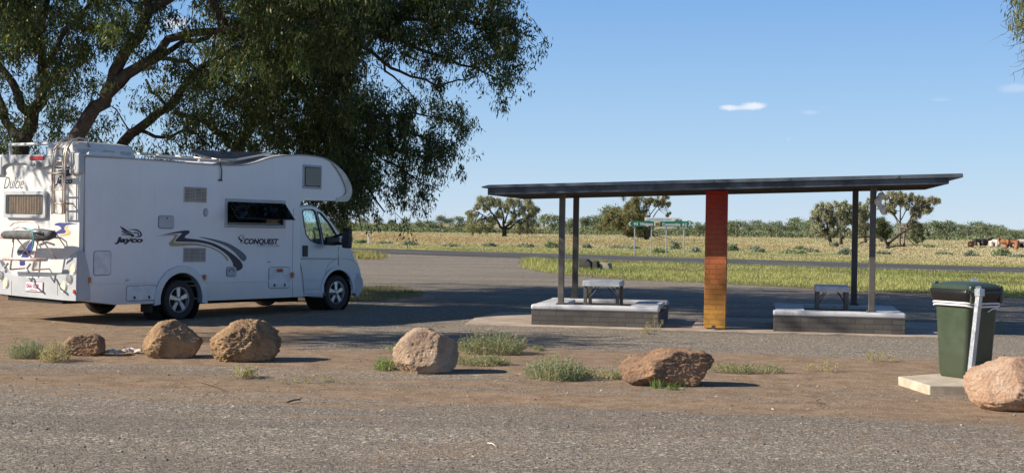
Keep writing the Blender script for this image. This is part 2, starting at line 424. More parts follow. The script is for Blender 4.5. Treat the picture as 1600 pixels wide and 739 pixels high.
def island_grass():
    n = 260000
    # denser towards the viewer
    x = RNG.uniform(-1, 34, n); y = 1 / RNG.uniform(1 / 76, 1 / 30, n)
    k = island_mask(x, y); x, y = x[k], y[k]
    dn = vnoise(x, y, .6, 40, 3); k = RNG.uniform(0, 1, len(x)) < sstep(dn, .25, .5) * .85 + .15; x, y, dn = x[k], y[k], dn[k]
    near = y - island_near(x)
    h = RNG.uniform(.03, .09, len(x)) * (.6 + 1.1 * vnoise(x, y, .25, 44, 3)) * np.clip(.45 + near * .25, .45, 1.25)
    tuft = np.exp(-((x - .9) / .9) ** 2 - ((y - 60) / 6) ** 2); h *= 1 + 3 * tuft
    w = RNG.uniform(.008, .018, len(x))
    t = vnoise(x, y, .18, 47, 4); g = lerp((.19, .27, .065), (.42, .44, .15), sstep(t, .3, .62))
    dry = RNG.uniform(0, 1, len(x)) < .22 + .5 * sstep(vnoise(x, y, .3, 49), .55, .75)
    g[dry] = lerp((.42, .36, .17), (.34, .30, .12), RNG.uniform(0, 1, dry.sum()))
    g *= RNG.uniform(.75, 1.25, len(x))[:, None]
    scatter('verge_grass', np.stack([x, y, x * 0 - .01], -1), h, w, .9, g, GRASS, label='green grass island between the gravel lot and the highway')
island_grass()
def left_grass():
    n = 40000; x = RNG.uniform(-26, -4, n); y = 1 / RNG.uniform(1 / 95, 1 / 64, n)
    k = left_mask(x, y); x, y = x[k], y[k]
    h = RNG.uniform(.1, .34, len(x)); w = RNG.uniform(.015, .035, len(x)); t = RNG.uniform(0, 1, len(x))
    g = lerp((.40, .31, .15), (.26, .27, .09), t) * RNG.uniform(.8, 1.2, len(x))[:, None]
    scatter('corner_grass', np.stack([x, y, x * 0], -1), h, w, .8, g, GRASS, label='straw coloured grass corner beyond the front of the motorhome')
left_grass()
def weeds_front():
    n = 16000; x = RNG.uniform(-7, -1, n); y = RNG.uniform(28, 44, n); k = front_weed(x, y); x, y = x[k], y[k]
    k = vnoise(x, y, .9, 71) > .56; x, y = x[k], y[k]
    h = RNG.uniform(.02, .09, len(x)); w = RNG.uniform(.008, .016, len(x))
    g = lerp((.10, .13, .04), (.32, .28, .13), RNG.uniform(0, 1, len(x)))
    scatter('weeds', np.stack([x, y, x * 0], -1), h, w, .9, g, GRASS, label='low scrappy weeds in the shade ahead of the motorhome', cat='weeds')
weeds_front()
def field_grass():
    # verge right behind the highway
    n = 90000; x = RNG.uniform(-60, 60, n); d = RNG.exponential(9, n)
    y = hwy_far(x) + .3 + d; k = (np.abs(x) < .42 * y + 2) & (y > 50); x, y = x[k], y[k]; dd = y - hwy_far(x)
    t = vnoise(x, y, .12, 50, 4)
    g = lerp((.20, .25, .08), (.42, .42, .16), sstep(t, .35, .65)); dry = RNG.uniform(0, 1, len(x)) < np.clip(.15 + dd * .05, 0, .8)
    g[dry] = lerp((.46, .39, .20), (.38, .33, .15), RNG.uniform(0, 1, dry.sum())); g *= RNG.uniform(.75, 1.2, len(x))[:, None]
    h = RNG.uniform(.04, .10, len(x)) * (.6 + .9 * vnoise(x, y, .3, 52, 3)); w = RNG.uniform(.02, .045, len(x))
    scatter('highway_verge_grass', np.stack([x, y, x * 0 - .02], -1), h, w, .8, g, GRASS, label='yellow green grass along the far edge of the highway')
    n = 300000; y = 1 / RNG.uniform(1 / 420, 1 / 78, n); x = RNG.uniform(-.42, .42, n) * y
    k = y > hwy_far(x) + 6; x, y = x[k], y[k]
    t = vnoise(x, y * .5, .05, 55, 4)
    g = lerp((.52, .45, .29), (.46, .39, .24), RNG.uniform(0, 1, len(x)))
    red = sstep(vnoise(x, y * .35, .03, 57, 4) + .38 * np.exp(-((y - 150 + .5 * x) / 34) ** 2) - .006 * np.maximum(x + 10, 0), .56, .92)
    pr = RNG.uniform(0, 1, len(x)) < red; g[pr] = lerp((.46, .31, .18), (.42, .30, .17), RNG.uniform(0, 1, pr.sum()))
    gp = RNG.uniform(0, 1, len(x)) < sstep(t, .42, .62) * .85 * np.clip(1 - (y - 90) / 170, .15, 1); g[gp] = lerp((.30, .32, .14), (.38, .38, .19), RNG.uniform(0, 1, gp.sum()))
    g *= (RNG.uniform(.9, 1.1, len(x)) * (.88 + .24 * vnoise(x, y * .3, .04, 61, 3)))[:, None]
    h = RNG.uniform(.04, .11, len(x)) * (.7 + .6 * vnoise(x, y, .1, 58, 3)); w = y * RNG.uniform(.0004, .0010, len(x))
    scatter('dry_grass', np.stack([x, y, x * 0 - .02], -1), h, w, .7, g, GRASS, label='dry straw and russet grass filling the open paddock')
field_grass()
def loose_gravel():
    n = 16000; y = 1 / RNG.uniform(1 / 26, 1 / 8.5, n); x = RNG.uniform(-.42, .42, n) * y
    r = RNG.uniform(.003, .009, n) * (1 + (RNG.uniform(0, 1, n) > .97) * 1.2)
    z = near_z(x, y)
    base = np.array([[1, 0, 0], [0, 1, 0], [-1, 0, 0], [0, -1, 0], [0, 0, 1], [0, 0, -1]], float)
    V = base[None] * RNG.uniform(.6, 1.2, (n, 6, 1)) * r[:, None, None]; V[..., 2] *= .7
    a = RNG.uniform(0, 2 * PI, n); ca, sa = np.cos(a)[:, None], np.sin(a)[:, None]
    X = V[..., 0] * ca - V[..., 1] * sa; Yv = V[..., 0] * sa + V[..., 1] * ca
    V = np.stack([X + x[:, None], Yv + y[:, None], V[..., 2] + (z + r * .3)[:, None]], -1).reshape(-1, 3)
    f = np.array([[0, 1, 4], [1, 2, 4], [2, 3, 4], [3, 0, 4], [1, 0, 5], [2, 1, 5], [3, 2, 5], [0, 3, 5]])
    Fc = (np.arange(n) * 6)[:, None, None] + f[None]; t = RNG.uniform(0, 1, n) ** 1.4
    g = lerp((.11, .10, .095), (.42, .37, .31), t); C = np.repeat(g, 6, 0)
    m, nt, b, out = newmat('loose_stone'); a_ = nt.nodes.new('ShaderNodeAttribute'); a_.attribute_name = 'tint'; L(nt, a_.outputs['Color'], b.inputs['Base Color']); b.inputs['Roughness'].default_value = .9
    tag(fast('loose_gravel', V, Fc.reshape(-1, 3), m, col=C), 'loose grey and tan stones strewn over the road edge', 'gravel', kind='stuff')
loose_gravel()
LITTER = leafmat('dead_leaf', .1, .8)
def leaf_litter():
    n = 7000; y = 1 / RNG.uniform(1 / 26, 1 / 9, n); x = RNG.uniform(-.42, .42, n) * y
    k = RNG.uniform(0, 1, n) < .15 + .85 * sstep(vnoise(x, y, .8, 80), .5, .7) * (y > 13); x, y = x[k], y[k]; n = len(x)
    a = RNG.uniform(0, 2 * PI, n); ln = RNG.uniform(.02, .06, n); w = ln * RNG.uniform(.18, .5, n); z = near_z(x, y) + .006
    d = np.stack([np.cos(a), np.sin(a), RNG.uniform(-.1, .5, n)], -1) * ln[:, None]; s = np.stack([-np.sin(a), np.cos(a), RNG.uniform(-.3, .3, n)], -1) * w[:, None] * .5
    P = np.stack([x, y, z], -1); V = np.stack([P, P + d * .5 + s, P + d, P + d * .5 - s], 1).reshape(-1, 3)
    Fc = (np.arange(n) * 4)[:, None] + np.array([[0, 1, 2, 3]]); g = lerp((.20, .13, .07), (.58, .50, .36), RNG.uniform(0, 1, n) ** 1.5)
    tag(fast('leaf_litter', V, Fc, LITTER, col=np.repeat(g, 4, 0)), 'fallen dry leaves and bark flakes scattered over the dirt strip', 'leaf litter', kind='stuff')
leaf_litter()
# ------------------------------------------------------------------ picnic shelter
SANG = math.radians(-10.5)
SA = Vector((math.cos(SANG), math.sin(SANG), 0)); SB = Vector((-math.sin(SANG), math.cos(SANG), 0))
SO = gnd(830, 508)
def SH(px, py, v=0.0):
    d = ray(px, py); O2 = SO + SB * v; t = (O2 - CAM).dot(SB) / d.dot(SB); P = CAM + d * t - SO
    return P.dot(SA), P.z
def shu(px, py, v): return SH(px, py, v)[0]
def shz(px, py, v): return SH(px, py, v)[1]

def blockmat(name, ca, cb, mortar, bw=.4, bh=.1, bumpd=.006, ms=.012, grad=None):
    m, nt, b, out = newmat(name); v = coord(nt); s = nt.nodes.new('ShaderNodeSeparateXYZ'); L(nt, v, s.inputs[0])
    cv = nt.nodes.new('ShaderNodeCombineXYZ'); L(nt, mth(nt, 'ADD', s.outputs[0], s.outputs[1]), cv.inputs[0]); L(nt, s.outputs[2], cv.inputs[1])
    br = nt.nodes.new('ShaderNodeTexBrick'); L(nt, cv.outputs[0], br.inputs['Vector']); br.inputs['Scale'].default_value = 1
    br.inputs['Brick Width'].default_value = bw; br.inputs['Row Height'].default_value = bh; br.inputs['Mortar Size'].default_value = ms; br.inputs['Mortar Smooth'].default_value = .4
    br.inputs['Color1'].default_value = (*ca, 1); br.inputs['Color2'].default_value = (*cb, 1); br.inputs['Mortar'].default_value = (*mortar, 1)
    c = br.outputs['Color']
    if grad:
        r = nt.nodes.new('ShaderNodeValToRGB'); e = r.color_ramp.elements
        h = mth(nt, 'ADD', mth(nt, 'DIVIDE', s.outputs[2], 2.35), mth(nt, 'MULTIPLY', mth(nt, 'SUBTRACT', noi(nt, v, 4, 4), .5), .05))
        L(nt, h, r.inputs[0]); e[0].position = 0; e[0].color = (*grad[0], 1); e[1].position = 1; e[1].color = (*grad[-1], 1)
        for i, g in enumerate(grad[1:-1]): q = e.new((i + 1) / (len(grad) - 1)); q.color = (*g, 1)
        c = mixc(nt, mth(nt, 'MULTIPLY', br.outputs['Fac'], .22), r.outputs[0], (.12, .045, .02))
    c = mixc(nt, rng(nt, noi(nt, v, 2.5, 7, .7), .4, .75, 0, .45), c, tuple(x * .55 for x in mortar))
    c = mixc(nt, rng(nt, noi(nt, v, 45, 4, .7), .5, .8, 0, .35), c, tuple(min(1, x * 1.7 + .02) for x in mortar))
    L(nt, c, b.inputs['Base Color']); b.inputs['Roughness'].default_value = .85
    h = mth(nt, 'ADD', mth(nt, 'MULTIPLY', br.outputs['Fac'], -1.0), mth(nt, 'MULTIPLY', noi(nt, v, 90, 4), .35))
    bump(nt, h, .8, bumpd, b)
    return m
BLOCK = blockmat('grey_block', (.075, .068, .062), (.11, .10, .09), (.055, .05, .046), .30, .086, ms=.008)
PAINTED = blockmat('painted_brick', (.2, .1, .05), (.2, .1, .05), (.1, .05, .03), .24, .086, grad=[(.58, .31, .05), (.56, .25, .05), (.52, .17, .045), (.44, .10, .038), (.36, .05, .025), (.46, .028, .018)])
CAP = M('white_cap_paint', (.54, .55, .57), .6, c2=(.36, .37, .38), sc=5, bs=.4, bd=.003, bsc=60, lo=.3, hi=.5)
STEEL = M('brown_grey_post_paint', (.13, .115, .10), .5, c2=(.09, .08, .07), sc=4)
DKSTEEL = M('dark_post_paint', (.07, .062, .055), .5, sc=4)
FLASH = M('grey_flashing', (.17, .19, .21), .42, .5, c2=(.10, .115, .13), sc=2.2, rv=.1)
FASCIA = M('slate_fascia', (.11, .125, .145), .45, .4, c2=(.04, .045, .055), sc=2.2, bs=.2, bsc=20)
SOFFIT = M('brown_soffit', (.10, .085, .07), .8)
CONC = M('slab_concrete', (.42, .34, .27), .9, c2=(.28, .22, .17), sc=1.8, bs=.4, bd=.004, bsc=30)
CONC2 = M('pale_concrete', (.50, .43, .33), .9, c2=(.38, .32, .24), sc=5, bs=.5, bd=.004, bsc=40)

# concrete apron under the shelter
mb = MB(); u0, u1 = -1.28, 7.35
pts = [(u0 + .15, -.22), (u1 * .5, -.26), (u1, -.22), (u1 + .02, 1.6), (u1 - .1, 3.4), (u0 + .1, 3.3), (u0 - .02, 1.4)]
mb.prism(pts, lambda p, t: (p[0], p[1], t), -.05, .014)
tag(mb.build('concrete_slab', CONC, bevel=.012, loc=SO), kind='structure').rotation_euler = (0, 0, SANG)

sh = empty('picnic_shelter', SO, (0, 0, SANG))
tag(sh, 'long flat roofed picnic shelter with a red to orange brick pillar', 'picnic shelter')
VF, VBK = -.6, 2.95
def roofpts(ytopL, ytopR, ybotL, ybotR, xl, xr, v): return None
uL, zTL = SH(762, 294, VF); uR, zTR = SH(1483, 278, VF); _, zBL = SH(762, 305, VF); _, zBR = SH(1483, 287.5, VF)
def zlin(u, za, zb): return za + (zb - za) * (u - uL) / (uR - uL)
# perimeter beams (fascia) as four prisms
def beam_u(v0, v1, za0, za1, zb0, zb1, ua=uL, ub=uR):
    q = [(ua, za0), (ub, za1), (ub, zb1), (ua, zb0)]
    return MB().prism(q, lambda p, t: (p[0], t, p[1]), v0, v1)
b1 = beam_u(VF, VF + .06, zTL, zTR, zBL, zBR)
b1.build('fascia', FASCIA, sh, bevel=.006)
beam_u(VBK - .06, VBK, zTL, zTR, zBL, zBR).build('fascia', FASCIA, sh, bevel=.006)
for (a, b_) in ((uL, uL + .06), (uR - .06, uR)):
    q = [(VF + .061, 0), (VBK - .061, 0)]
    mb = MB(); za, zb = zlin(a, zBL, zBR) + .003, zlin(a, zTL, zTR) - .003
    mb.box(((a + b_) / 2, (VF + VBK) / 2, (za + zb) / 2), (.058, VBK - VF - .124, zb - za)); mb.build('fascia', FASCIA, sh, bevel=.005)
# roof sheet with rolled flashing, standing a little proud
uL2, zt1 = SH(752, 290, VF - .05); uR2, zt2 = SH(1505, 271, VF - .05); _, zb1 = SH(752, 294.5, VF - .05); _, zb2 = SH(1505, 277.5, VF - .05)
mb = MB(); q = [(uL2, zb1 + .012), (uL2 + .0, zt1 - .02), (uL2 + .12, zt1 + .012), (uR2 - .02, zt2), (uR2, zt2 - .01), (uR2, zb2), (uR2 - .05, zb2), (uL2 + .05, zb1 + .004)]
mb.prism(q, lambda p, t: (p[0], t, p[1]), VF - .05, VBK + .05); mb.build('roof_sheet', FLASH, sh, bevel=.008)
# laps in the flashing
for px in (968, 1113, 1232, 1402):
    mb = MB()
    u = shu(px, 285, VF - .05); zc = zlin(u, (zt1 + zb1) / 2, (zt2 + zb2) / 2)
    mb.box((u, VF - .053, zc), (.05, .012, abs(zt1 - zb1) * .9)); mb.build('flashing_lap', FLASH, sh, bevel=.002)
# soffit and purlins
mb = MB(); q = [(uL + .07, zBL + .075), (uR - .07, zBR + .075), (uR - .07, zBR + .085), (uL + .07, zBL + .085)]
mb.prism(q, lambda p, t: (p[0], t, p[1]), VF + .07, VBK - .07); mb.build('ceiling_lining', SOFFIT, sh)
for v in (.12, 1.2, 2.3):
    q = [(uL + .065, zBL + .0), (uR - .065, zBR + .0), (uR - .065, zBR + .07), (uL + .065, zBL + .07)]
    MB().prism(q, lambda p, t: (p[0], t, p[1]), v - .04, v + .04).build('rafter', SOFFIT, sh)
WALLH = shz(930, 477.5, 0)
VB_ = 2.25      # back wall offset
def post(px, pyb, v, w, mat, zb):
    u = shu(px, pyb, v); zt = zlin(u, zBL, zBR) + .003
    mb = MB().box((u, v, (zb + zt) / 2), (w, w, zt - zb)); o = mb.build('post', mat, sh, bevel=.006)
    mb = MB().box((u, v, zb + .006), (w + .06, w + .06, .012))
    for sx in (-1, 1):
        for sy in (-1, 1): mb.tube([(u + sx * (w / 2 + .014), v + sy * (w / 2 + .014), zb + .01), (u + sx * (w / 2 + .014), v + sy * (w / 2 + .014), zb + .035)], .008, 6)
    mb.build('foot_plate', mat, o)
    return o
post(876.5, 473, .13, .10, STEEL, WALLH + .002)
post(1361.5, 487, .13, .10, STEEL, WALLH + .002)
post(898.3, 463, VB_ + .0, .105, DKSTEEL, WALLH + .002)
post(1334, 474, VB_ + .0, .105, DKSTEEL, WALLH + .002)
up_ = shu(1116.5, 505, .05); zt = zlin(up_, zBL, zBR) - .003
MB().box((up_, .26, zt / 2 + .02), (.365, .42, zt - .03)).build('pillar', PAINTED, sh, bevel=.006)
MB().tube([(shu(1115, 512, 0) , -.02, .06), (shu(1115, 512, 0), -.16, .06)], .032, 10).build('drain_pipe', DKSTEEL, sh)

def bench(u0, u1, label):
    r = empty('bench_enclosure', SO + SA * u0, (0, 0, SANG)); tag(r, label, 'bench', 'block bench enclosures under the shelter')
    w = u1 - u0; ch = .092; zc = WALLH - ch
    MB().box((w / 2, .13, zc / 2 + .01), (w, .26, zc)).build('front_wall', BLOCK, r, bevel=.008)
    MB().box((w / 2, VB_, zc / 2 + .01), (w - .02, .2, zc)).build('back_wall', BLOCK, r, bevel=.008)
    for nm, v, d, x0, x1 in (('front_cap', .125, .28, -.01, w + .01), ('back_cap', VB_, .24, .0, w)):
        m = MB().box(((x0 + x1) / 2, v, WALLH - ch / 2), (x1 - x0, d, ch)); m.build(nm, CAP, r, bevel=.035, seg=4)
    for a, b in ((.01, .2), (w - .2, w - .01)):
        MB().box(((a + b) / 2, (.26 + VB_ - .1) / 2, zc / 2 - .02), (b - a, VB_ - .1 - .27, zc - .04)).build('end_wall', BLOCK, r, bevel=.006)
    for a, b in ((.03, .52), (w - .52, w - .03)):
        MB().box(((a + b) / 2, .30 + 1.55 / 2, WALLH - .035), (b - a, 1.5, .075)).build('seat', CAP, r, bevel=.018, seg=3)
    return r
ua = 0.0; ub = shu(1029, 505, 0); uc = shu(1208.5, 510, 0); ud = shu(1414.5, 515, 0)
bench(ua, ub, 'painted block bench enclosure left of the orange pillar')
bench(uc, ud, 'painted block bench enclosure right of the orange pillar, nearer the bin')

TABTOP = M('table_top_paint', (.55, .57, .60), .45, c2=(.40, .42, .45), sc=6)
def table(px0, px1, pyt, v, label, legm):
    ua, z = SH(px0, pyt, v); ub, _ = SH(px1, pyt, v); w = ub - ua
    r = empty('picnic_table', SO + SA * ((ua + ub) / 2) + SB * (v + .4), (0, 0, SANG)); tag(r, label, 'table', 'small square tables under the shelter')
    MB().box((0, 0, z - .05), (w, .8, .1)).build('table_top', TABTOP, r, bevel=.012, seg=3)
    for sx in (-1, 1):
        for sy in (-1, 1):
            mb = MB().box((sx * (w / 2 - .045), sy * .335, (z - .1) / 2), (.06, .06, z - .1)); mb.build('leg', legm, r, bevel=.004)
    for sx in (-1, 1):
        MB().tube([(sx * (w / 2 - .05), -.3, z - .32), (sx * .10, -.3, z - .105)], .008, 6).build('brace', DKSTEEL, r)
        MB().tube([(sx * (w / 2 - .05), .3, z - .32), (sx * .10, .3, z - .105)], .008, 6).build('brace', DKSTEEL, r)
table(910.5, 968.5, 438.5, .72, 'small pale topped table standing inside the left bench enclosure', STEEL)
table(1274, 1328, 446.5, .62, 'small pale topped table standing inside the right bench enclosure', STEEL)

# hanging white ornament on the right front post
WHITEP = M('weathered_white_plastic', (.72, .70, .68), .55, c2=(.55, .53, .52), sc=10)
mb = MB(); pv = .02
def pin(px, py, v=pv):
    u, z = SH(px, py, v); return Vector((u, v, z))
def ellip(mb, c, r, n=14):
    prof = [(r[0] * math.sin(PI * k / n), -r[2] * math.cos(PI * k / n)) for k in range(n + 1)]
    m2 = MB().lathe(prof, (0, 0, 0), 'Z', 18); mb.add([(c[0] + x, c[1] + y * r[1] / r[0], c[2] + z) for x, y, z in m2.v], m2.f)
orn = empty('hanging_ornament', SO + SA * pin(1376, 300).x + SB * pv + Vector((0, 0, pin(1376, 300).z)), (0, 0, SANG))
tag(orn, 'white lumpy ornament wired to the right front shelter post', 'ornament')
c0 = pin(1376, 300)
mb = MB()
for px, py, rx, rz in ((1377, 306.5, .062, .065), (1372, 315, .062, .07), (1379, 327, .05, .075)):
    p = pin(px, py) - c0; ellip(mb, p, (rx, .055, rz))
mb.tube([pin(1376, 306) - c0, pin(1371, 314) - c0, pin(1374, 320) - c0, pin(1379, 327) - c0], [.045, .055, .045, .04], 10)
mb.build('moulded_body', WHITEP, orn, smooth=True)
MB().tube([pin(1368, 303) - c0, pin(1372, 298) - c0, pin(1378, 299) - c0, pin(1383, 305) - c0, pin(1384, 316) - c0, pin(1382, 332) - c0, pin(1377, 335) - c0], .006, 6).build('wire_loop', DKSTEEL, orn)

# ------------------------------------------------------------------ bin on its slab
BG = M('dark_green_plastic', (.036, .056, .029), .42, c2=(.050, .064, .040), sc=2.5, bs=.15, bd=.001, bsc=120, rv=.08)
BGL = M('dark_green_lid', (.045, .068, .045), .38, c2=(.035, .055, .035), sc=4)
LINER = M('black_bin_liner', (.012, .012, .013), .3, bs=.6, bd=.01, bsc=18)
CORD = M('white_cord', (.75, .74, .76), .6)
GALV = M('galvanised_steel', (.52, .53, .54), .38, .7, c2=(.38, .39, .41), sc=14, rv=.1)
RUB = M('black_rubber', (.02, .02, .02), .7)
SLZ = .09
slab = MB(); sx0, sy0 = gnd(1452, 615)[:2]
slab.prism([(sx0, sy0), (sx0 + 1.12, sy0 + .03), (sx0 + 1.0, sy0 + 1.62), (sx0 - .09, sy0 + .9)], lambda p, t: (p[0], p[1], t), -.04, SLZ)
tag(slab.build('concrete_pad', CONC2, bevel=.012), 'small square concrete pad under the green wheelie bin', 'concrete pad')
AX = Vector((math.sin(math.radians(60)), math.cos(math.radians(60)), 0)); AY = Vector((-AX.y, AX.x, 0))
bo = Vector((5.19, 16.05, SLZ))
bin_ = empty('wheelie_bin', bo, (0, 0, math.atan2(AX.y, AX.x))); tag(bin_, 'dark green wheelie bin on the concrete pad with a black liner and white cord', 'rubbish bin')
def rrect(hx, hy, r, n=5, cx=0, cy=0):
    out = []
    for (sx, sy, a0) in ((1, 1, 0), (-1, 1, 90), (-1, -1, 180), (1, -1, 270)):
        for k in range(n + 1):
            a = math.radians(a0 + 90 * k / n); out.append((cx + sx * (hx - r) + r * math.cos(a), cy + sy * (hy - r) + r * math.sin(a)))
    return out
def loft(mb, secs, cap0=True, cap1=True):
    vs = []; m = None
    for z, pts in secs:
        m = len(pts); vs += [(x, y, z) for x, y in pts]
    fs = []
    for i in range(len(secs) - 1):
        for k in range(m):
            k2 = (k + 1) % m; fs.append((i * m + k, i * m + k2, (i + 1) * m + k2, (i + 1) * m + k))
    if cap0: fs.append(tuple(reversed(range(m))))
    if cap1: fs.append(tuple(range((len(secs) - 1) * m, len(secs) * m)))
    return mb.add(vs, fs)
mb = MB(); loft(mb, [(.0, rrect(.205, .19, .05)), (.03, rrect(.222, .205, .06)), (.3, rrect(.230, .222, .06)), (.86, rrect(.248, .258, .065)), (.93, rrect(.252, .262, .065))])
body = mb.build('bin_body', BG, bin_, smooth='auto')
MB().box((-.02, -.215, .10), (.24, .03, .16)).build('foot_step', BG, bin_, bevel=.012)
mb = MB(); loft(mb, [(.925, rrect(.262, .272, .06)), (.985, rrect(.266, .277, .06))]); mb.build('rim', BG, bin_, bevel=.005, smooth='auto')
# black liner folded out over the rim
mb = MB(); secs = []
for i, (z, o) in enumerate(((.80, .0), (.85, .012), (.90, .035), (.955, .05), (.995, .055), (1.005, .03))):
    pts = rrect(.256 + o * .8, .266 + o * .8, .08, 9); m = len(pts)
    pts = [(x * (1 + .035 * math.sin(k * 1.9 + i) * (.3 + .2 * i) * .5), y * (1 + .03 * math.sin(k * 2.3 + 2 * i) * (.3 + .2 * i) * .5)) for k, (x, y) in enumerate(pts)]
    secs.append((z, pts))
loft(mb, secs, False, False); mb.build('bin_liner', LINER, bin_, smooth=True)
def loop(z, hx, hy, r, rad, wob=.004):
    p = rrect(hx, hy, r, 6); n = len(p); pts = [(x, y, z + wob * math.sin(k * .55)) for k, (x, y) in enumerate(p)]; pts.append(pts[0])
    return MB().tube(pts, rad, 8)
loop(.850, .268, .278, .07, .011).build('cord', CORD, bin_, smooth=True)
loop(.818, .264, .274, .07, .012, .008).build('cord', CORD, bin_, smooth=True)
MB().tube([(.05, -.272, .755), (.12, -.272, .785), (.2, -.268, .79), (.25, -.25, .785)], .009, 8).build('cord', CORD, bin_, smooth=True)
# lid
mb = MB(); loft(mb, [(.99, rrect(.275, .288, .06, 5, 0, -.005)), (1.03, rrect(.280, .293, .065, 5, 0, -.005)), (1.05, rrect(.262, .275, .07)), (1.075, rrect(.18, .20, .07)), (1.085, rrect(.08, .10, .05))]); lid = mb.build('lid', BGL, bin_, smooth='auto')
for s in (-1, 1):
    MB().box((s * .19, .29, 1.05), (.07, .06, .05)).build('lid_hinge', BGL, bin_, bevel=.012)
    MB().box((s * .235, -.275, .985), (.06, .06, .12)).build('lid_grip', BGL, bin_, bevel=.02)
    MB().box((s * .232, -.290, .90), (.045, .03, .10)).build('lid_bracket', BG, bin_, bevel=.01)
MB().tube([(-.2, .325, 1.02), (.2, .325, 1.02)], .016, 8).build('lid_handle', BGL, bin_, smooth='auto')
for s in (-1, 1):
    mb = MB(); prof = [(0, -.025), (.09, -.025), (.10, -.015), (.10, .015), (.09, .025), (0, .025)]
    m2 = MB().lathe(prof, (0, 0, 0), 'Y', 20); mb.add([(y + s * .12, x + .12, z + .10) for x, y, z in m2.v], m2.f); mb.build('wheel', RUB, bin_, smooth='auto')
# galvanised post clamping the lid
pb = Vector((.3268 * 15.55, 15.55, SLZ)); ptp = at(1530.5, 456, pb.y + .04)
bp = empty('bin_post', pb); tag(bp, 'square galvanised post leaning in front of the green bin with an arm over its lid', 'post')
def sqtube(p0, p1, w, ang=.5):
    p0, p1 = Vector(p0), Vector(p1); t = (p1 - p0).normalized(); a = Vector((math.cos(ang), math.sin(ang), 0)); a = (a - t * a.dot(t)).normalized(); b = t.cross(a); vs = []
    for p in (p0, p1):
        for sx, sy in ((-1, -1), (1, -1), (1, 1), (-1, 1)): vs.append(p + a * sx * w / 2 + b * sy * w / 2)
    return vs, [(0, 1, 5, 4), (1, 2, 6, 5), (2, 3, 7, 6), (3, 0, 4, 7), (3, 2, 1, 0), (4, 5, 6, 7)]
MB().add(*sqtube((0, 0, 0), ptp - pb, .056)).build('upright', GALV, bp, bevel=.004)
MB().add(*sqtube((0, 0, 0), (0, 0, .008), .13)).build('base_plate', GALV, bp, bevel=.002)
tp = ptp - pb; bk = at(1521.5, 438.5, pb.y + .75) - pb
MB().add(*sqtube(tp + Vector((0, -.005, -.05)), tp + Vector((0, 0, .035)), .078)).build('collar', GALV, bp, bevel=.004)
MB().add(*sqtube(tp + Vector((0, .02, .012)), bk + Vector((0, 0, -.0)), .06, 0)).build('arm', GALV, bp, bevel=.004)

# ------------------------------------------------------------------ boulders
def rockmat(name, pale_tone, dark, lichen, q=.5):
    m, nt, b, out = newmat(name); v = coord(nt)
    c = mixc(nt, rng(nt, noi(nt, v, 3.2, 8, .72), .34, .64), tuple(dark), tuple(pale_tone))  # paler and darker stone tones mottled at random by noise
    c = mixc(nt, rng(nt, noi(nt, v, 1.9, 6, .7, 1) if False else noi(nt, v, 2.3, 7, .75), .52, .68, 0, .8), c, tuple(lichen))
    c = mixc(nt, rng(nt, noi(nt, v, 55, 5, .8), .54, .72, 0, q), c, (.62, .50, .40))
    c = mixc(nt, rng(nt, noi(nt, v, 24, 6, .8), .56, .70, 0, .75), c, (.09, .06, .045))
    L(nt, c, b.inputs['Base Color']); b.inputs['Roughness'].default_value = .88; b.inputs['Specular IOR Level'].default_value = .3
    vo = nt.nodes.new('ShaderNodeTexVoronoi'); vo.inputs['Scale'].default_value = 34; L(nt, v, vo.inputs['Vector'])
    h = mth(nt, 'ADD', mth(nt, 'MULTIPLY', noi(nt, v, 36, 9, .85), 1.8), mth(nt, 'MULTIPLY', vo.outputs['Distance'], .7)); bump(nt, h, 1.0, .022, b)
    return m
RK = [rockmat('tan_rock', (.54, .35, .19), (.27, .165, .095), (.60, .42, .25), .9), rockmat('pink_rock', (.60, .44, .31), (.38, .26, .18), (.64, .52, .40), 1.0), rockmat('brown_rock', (.50, .31, .185), (.22, .135, .09), (.60, .31, .14), .6), rockmat('red_stained_rock', (.72, .53, .38), (.52, .31, .20), (.60, .22, .10), 1.0)]
def boulder(box, depth, planes, mat, label, seed, rough=.05, squash=2.2, under=.13, ty=1.0, crag=1.0):
    x0, y0, x1, y1 = box; base = gnd((x0 + x1) / 2, y1); s = base.y / F
    w = (x1 - x0) * s / 2; h = (y1 - y0) * s; dy = depth / 2
    cy = base.y + dy * .85; cx = base.x * cy / base.y
    w *= cy / base.y; h = h * cy / base.y * 1.0 - .03
    bm = bmesh.new(); bmesh.ops.create_icosphere(bm, subdivisions=6, radius=1)
    R_ = random.Random(seed); pl = [(Vector(p[:3]).normalized(), p[3]) for p in planes]
    for _ in range(9):
        n = Vector((R_.gauss(0, 1), R_.gauss(0, 1), R_.gauss(0, .8))).normalized(); pl.append((n, R_.uniform(.86, .97)))
    off = Vector((seed * 3.1, seed * 1.7, 0))
    for v in bm.verts:
        n = v.co.normalized(); p = 2.6
        r = (abs(n.x) ** p + abs(n.y) ** p + abs(n.z) ** p) ** (-1 / p)
        for q, d in pl:
            k = n.dot(q)
            if k > .05: r = min(r, d / k)
        f1 = noise.fractal(n * 1.6 + off, 1.0, 2.0, 3); f2 = noise.fractal(n * 6 + off, .8, 2.1, 5); f3 = noise.turbulence(n * 16 + off, 4, True)
        r *= 1 + rough * .5 * f1 + rough * .6 * f2 * crag + (f3 - .5) * rough * .9 * crag
        v.co = Vector((n.x * r * w, n.y * r * dy, (n.z * r * .5 + .5) * h * (1 + under) - under * h))
    me = bpy.data.meshes.new('boulder'); bm.to_mesh(me); bm.free(); me.polygons.foreach_set('use_smooth', [True] * len(me.polygons)); me.materials.append(mat)
    o = bpy.data.objects.new('boulder', me); COL.objects.link(o); o.location = (cx, cy, 0)
    return tag(o, label, 'boulder', 'boulders lining the dirt strip')
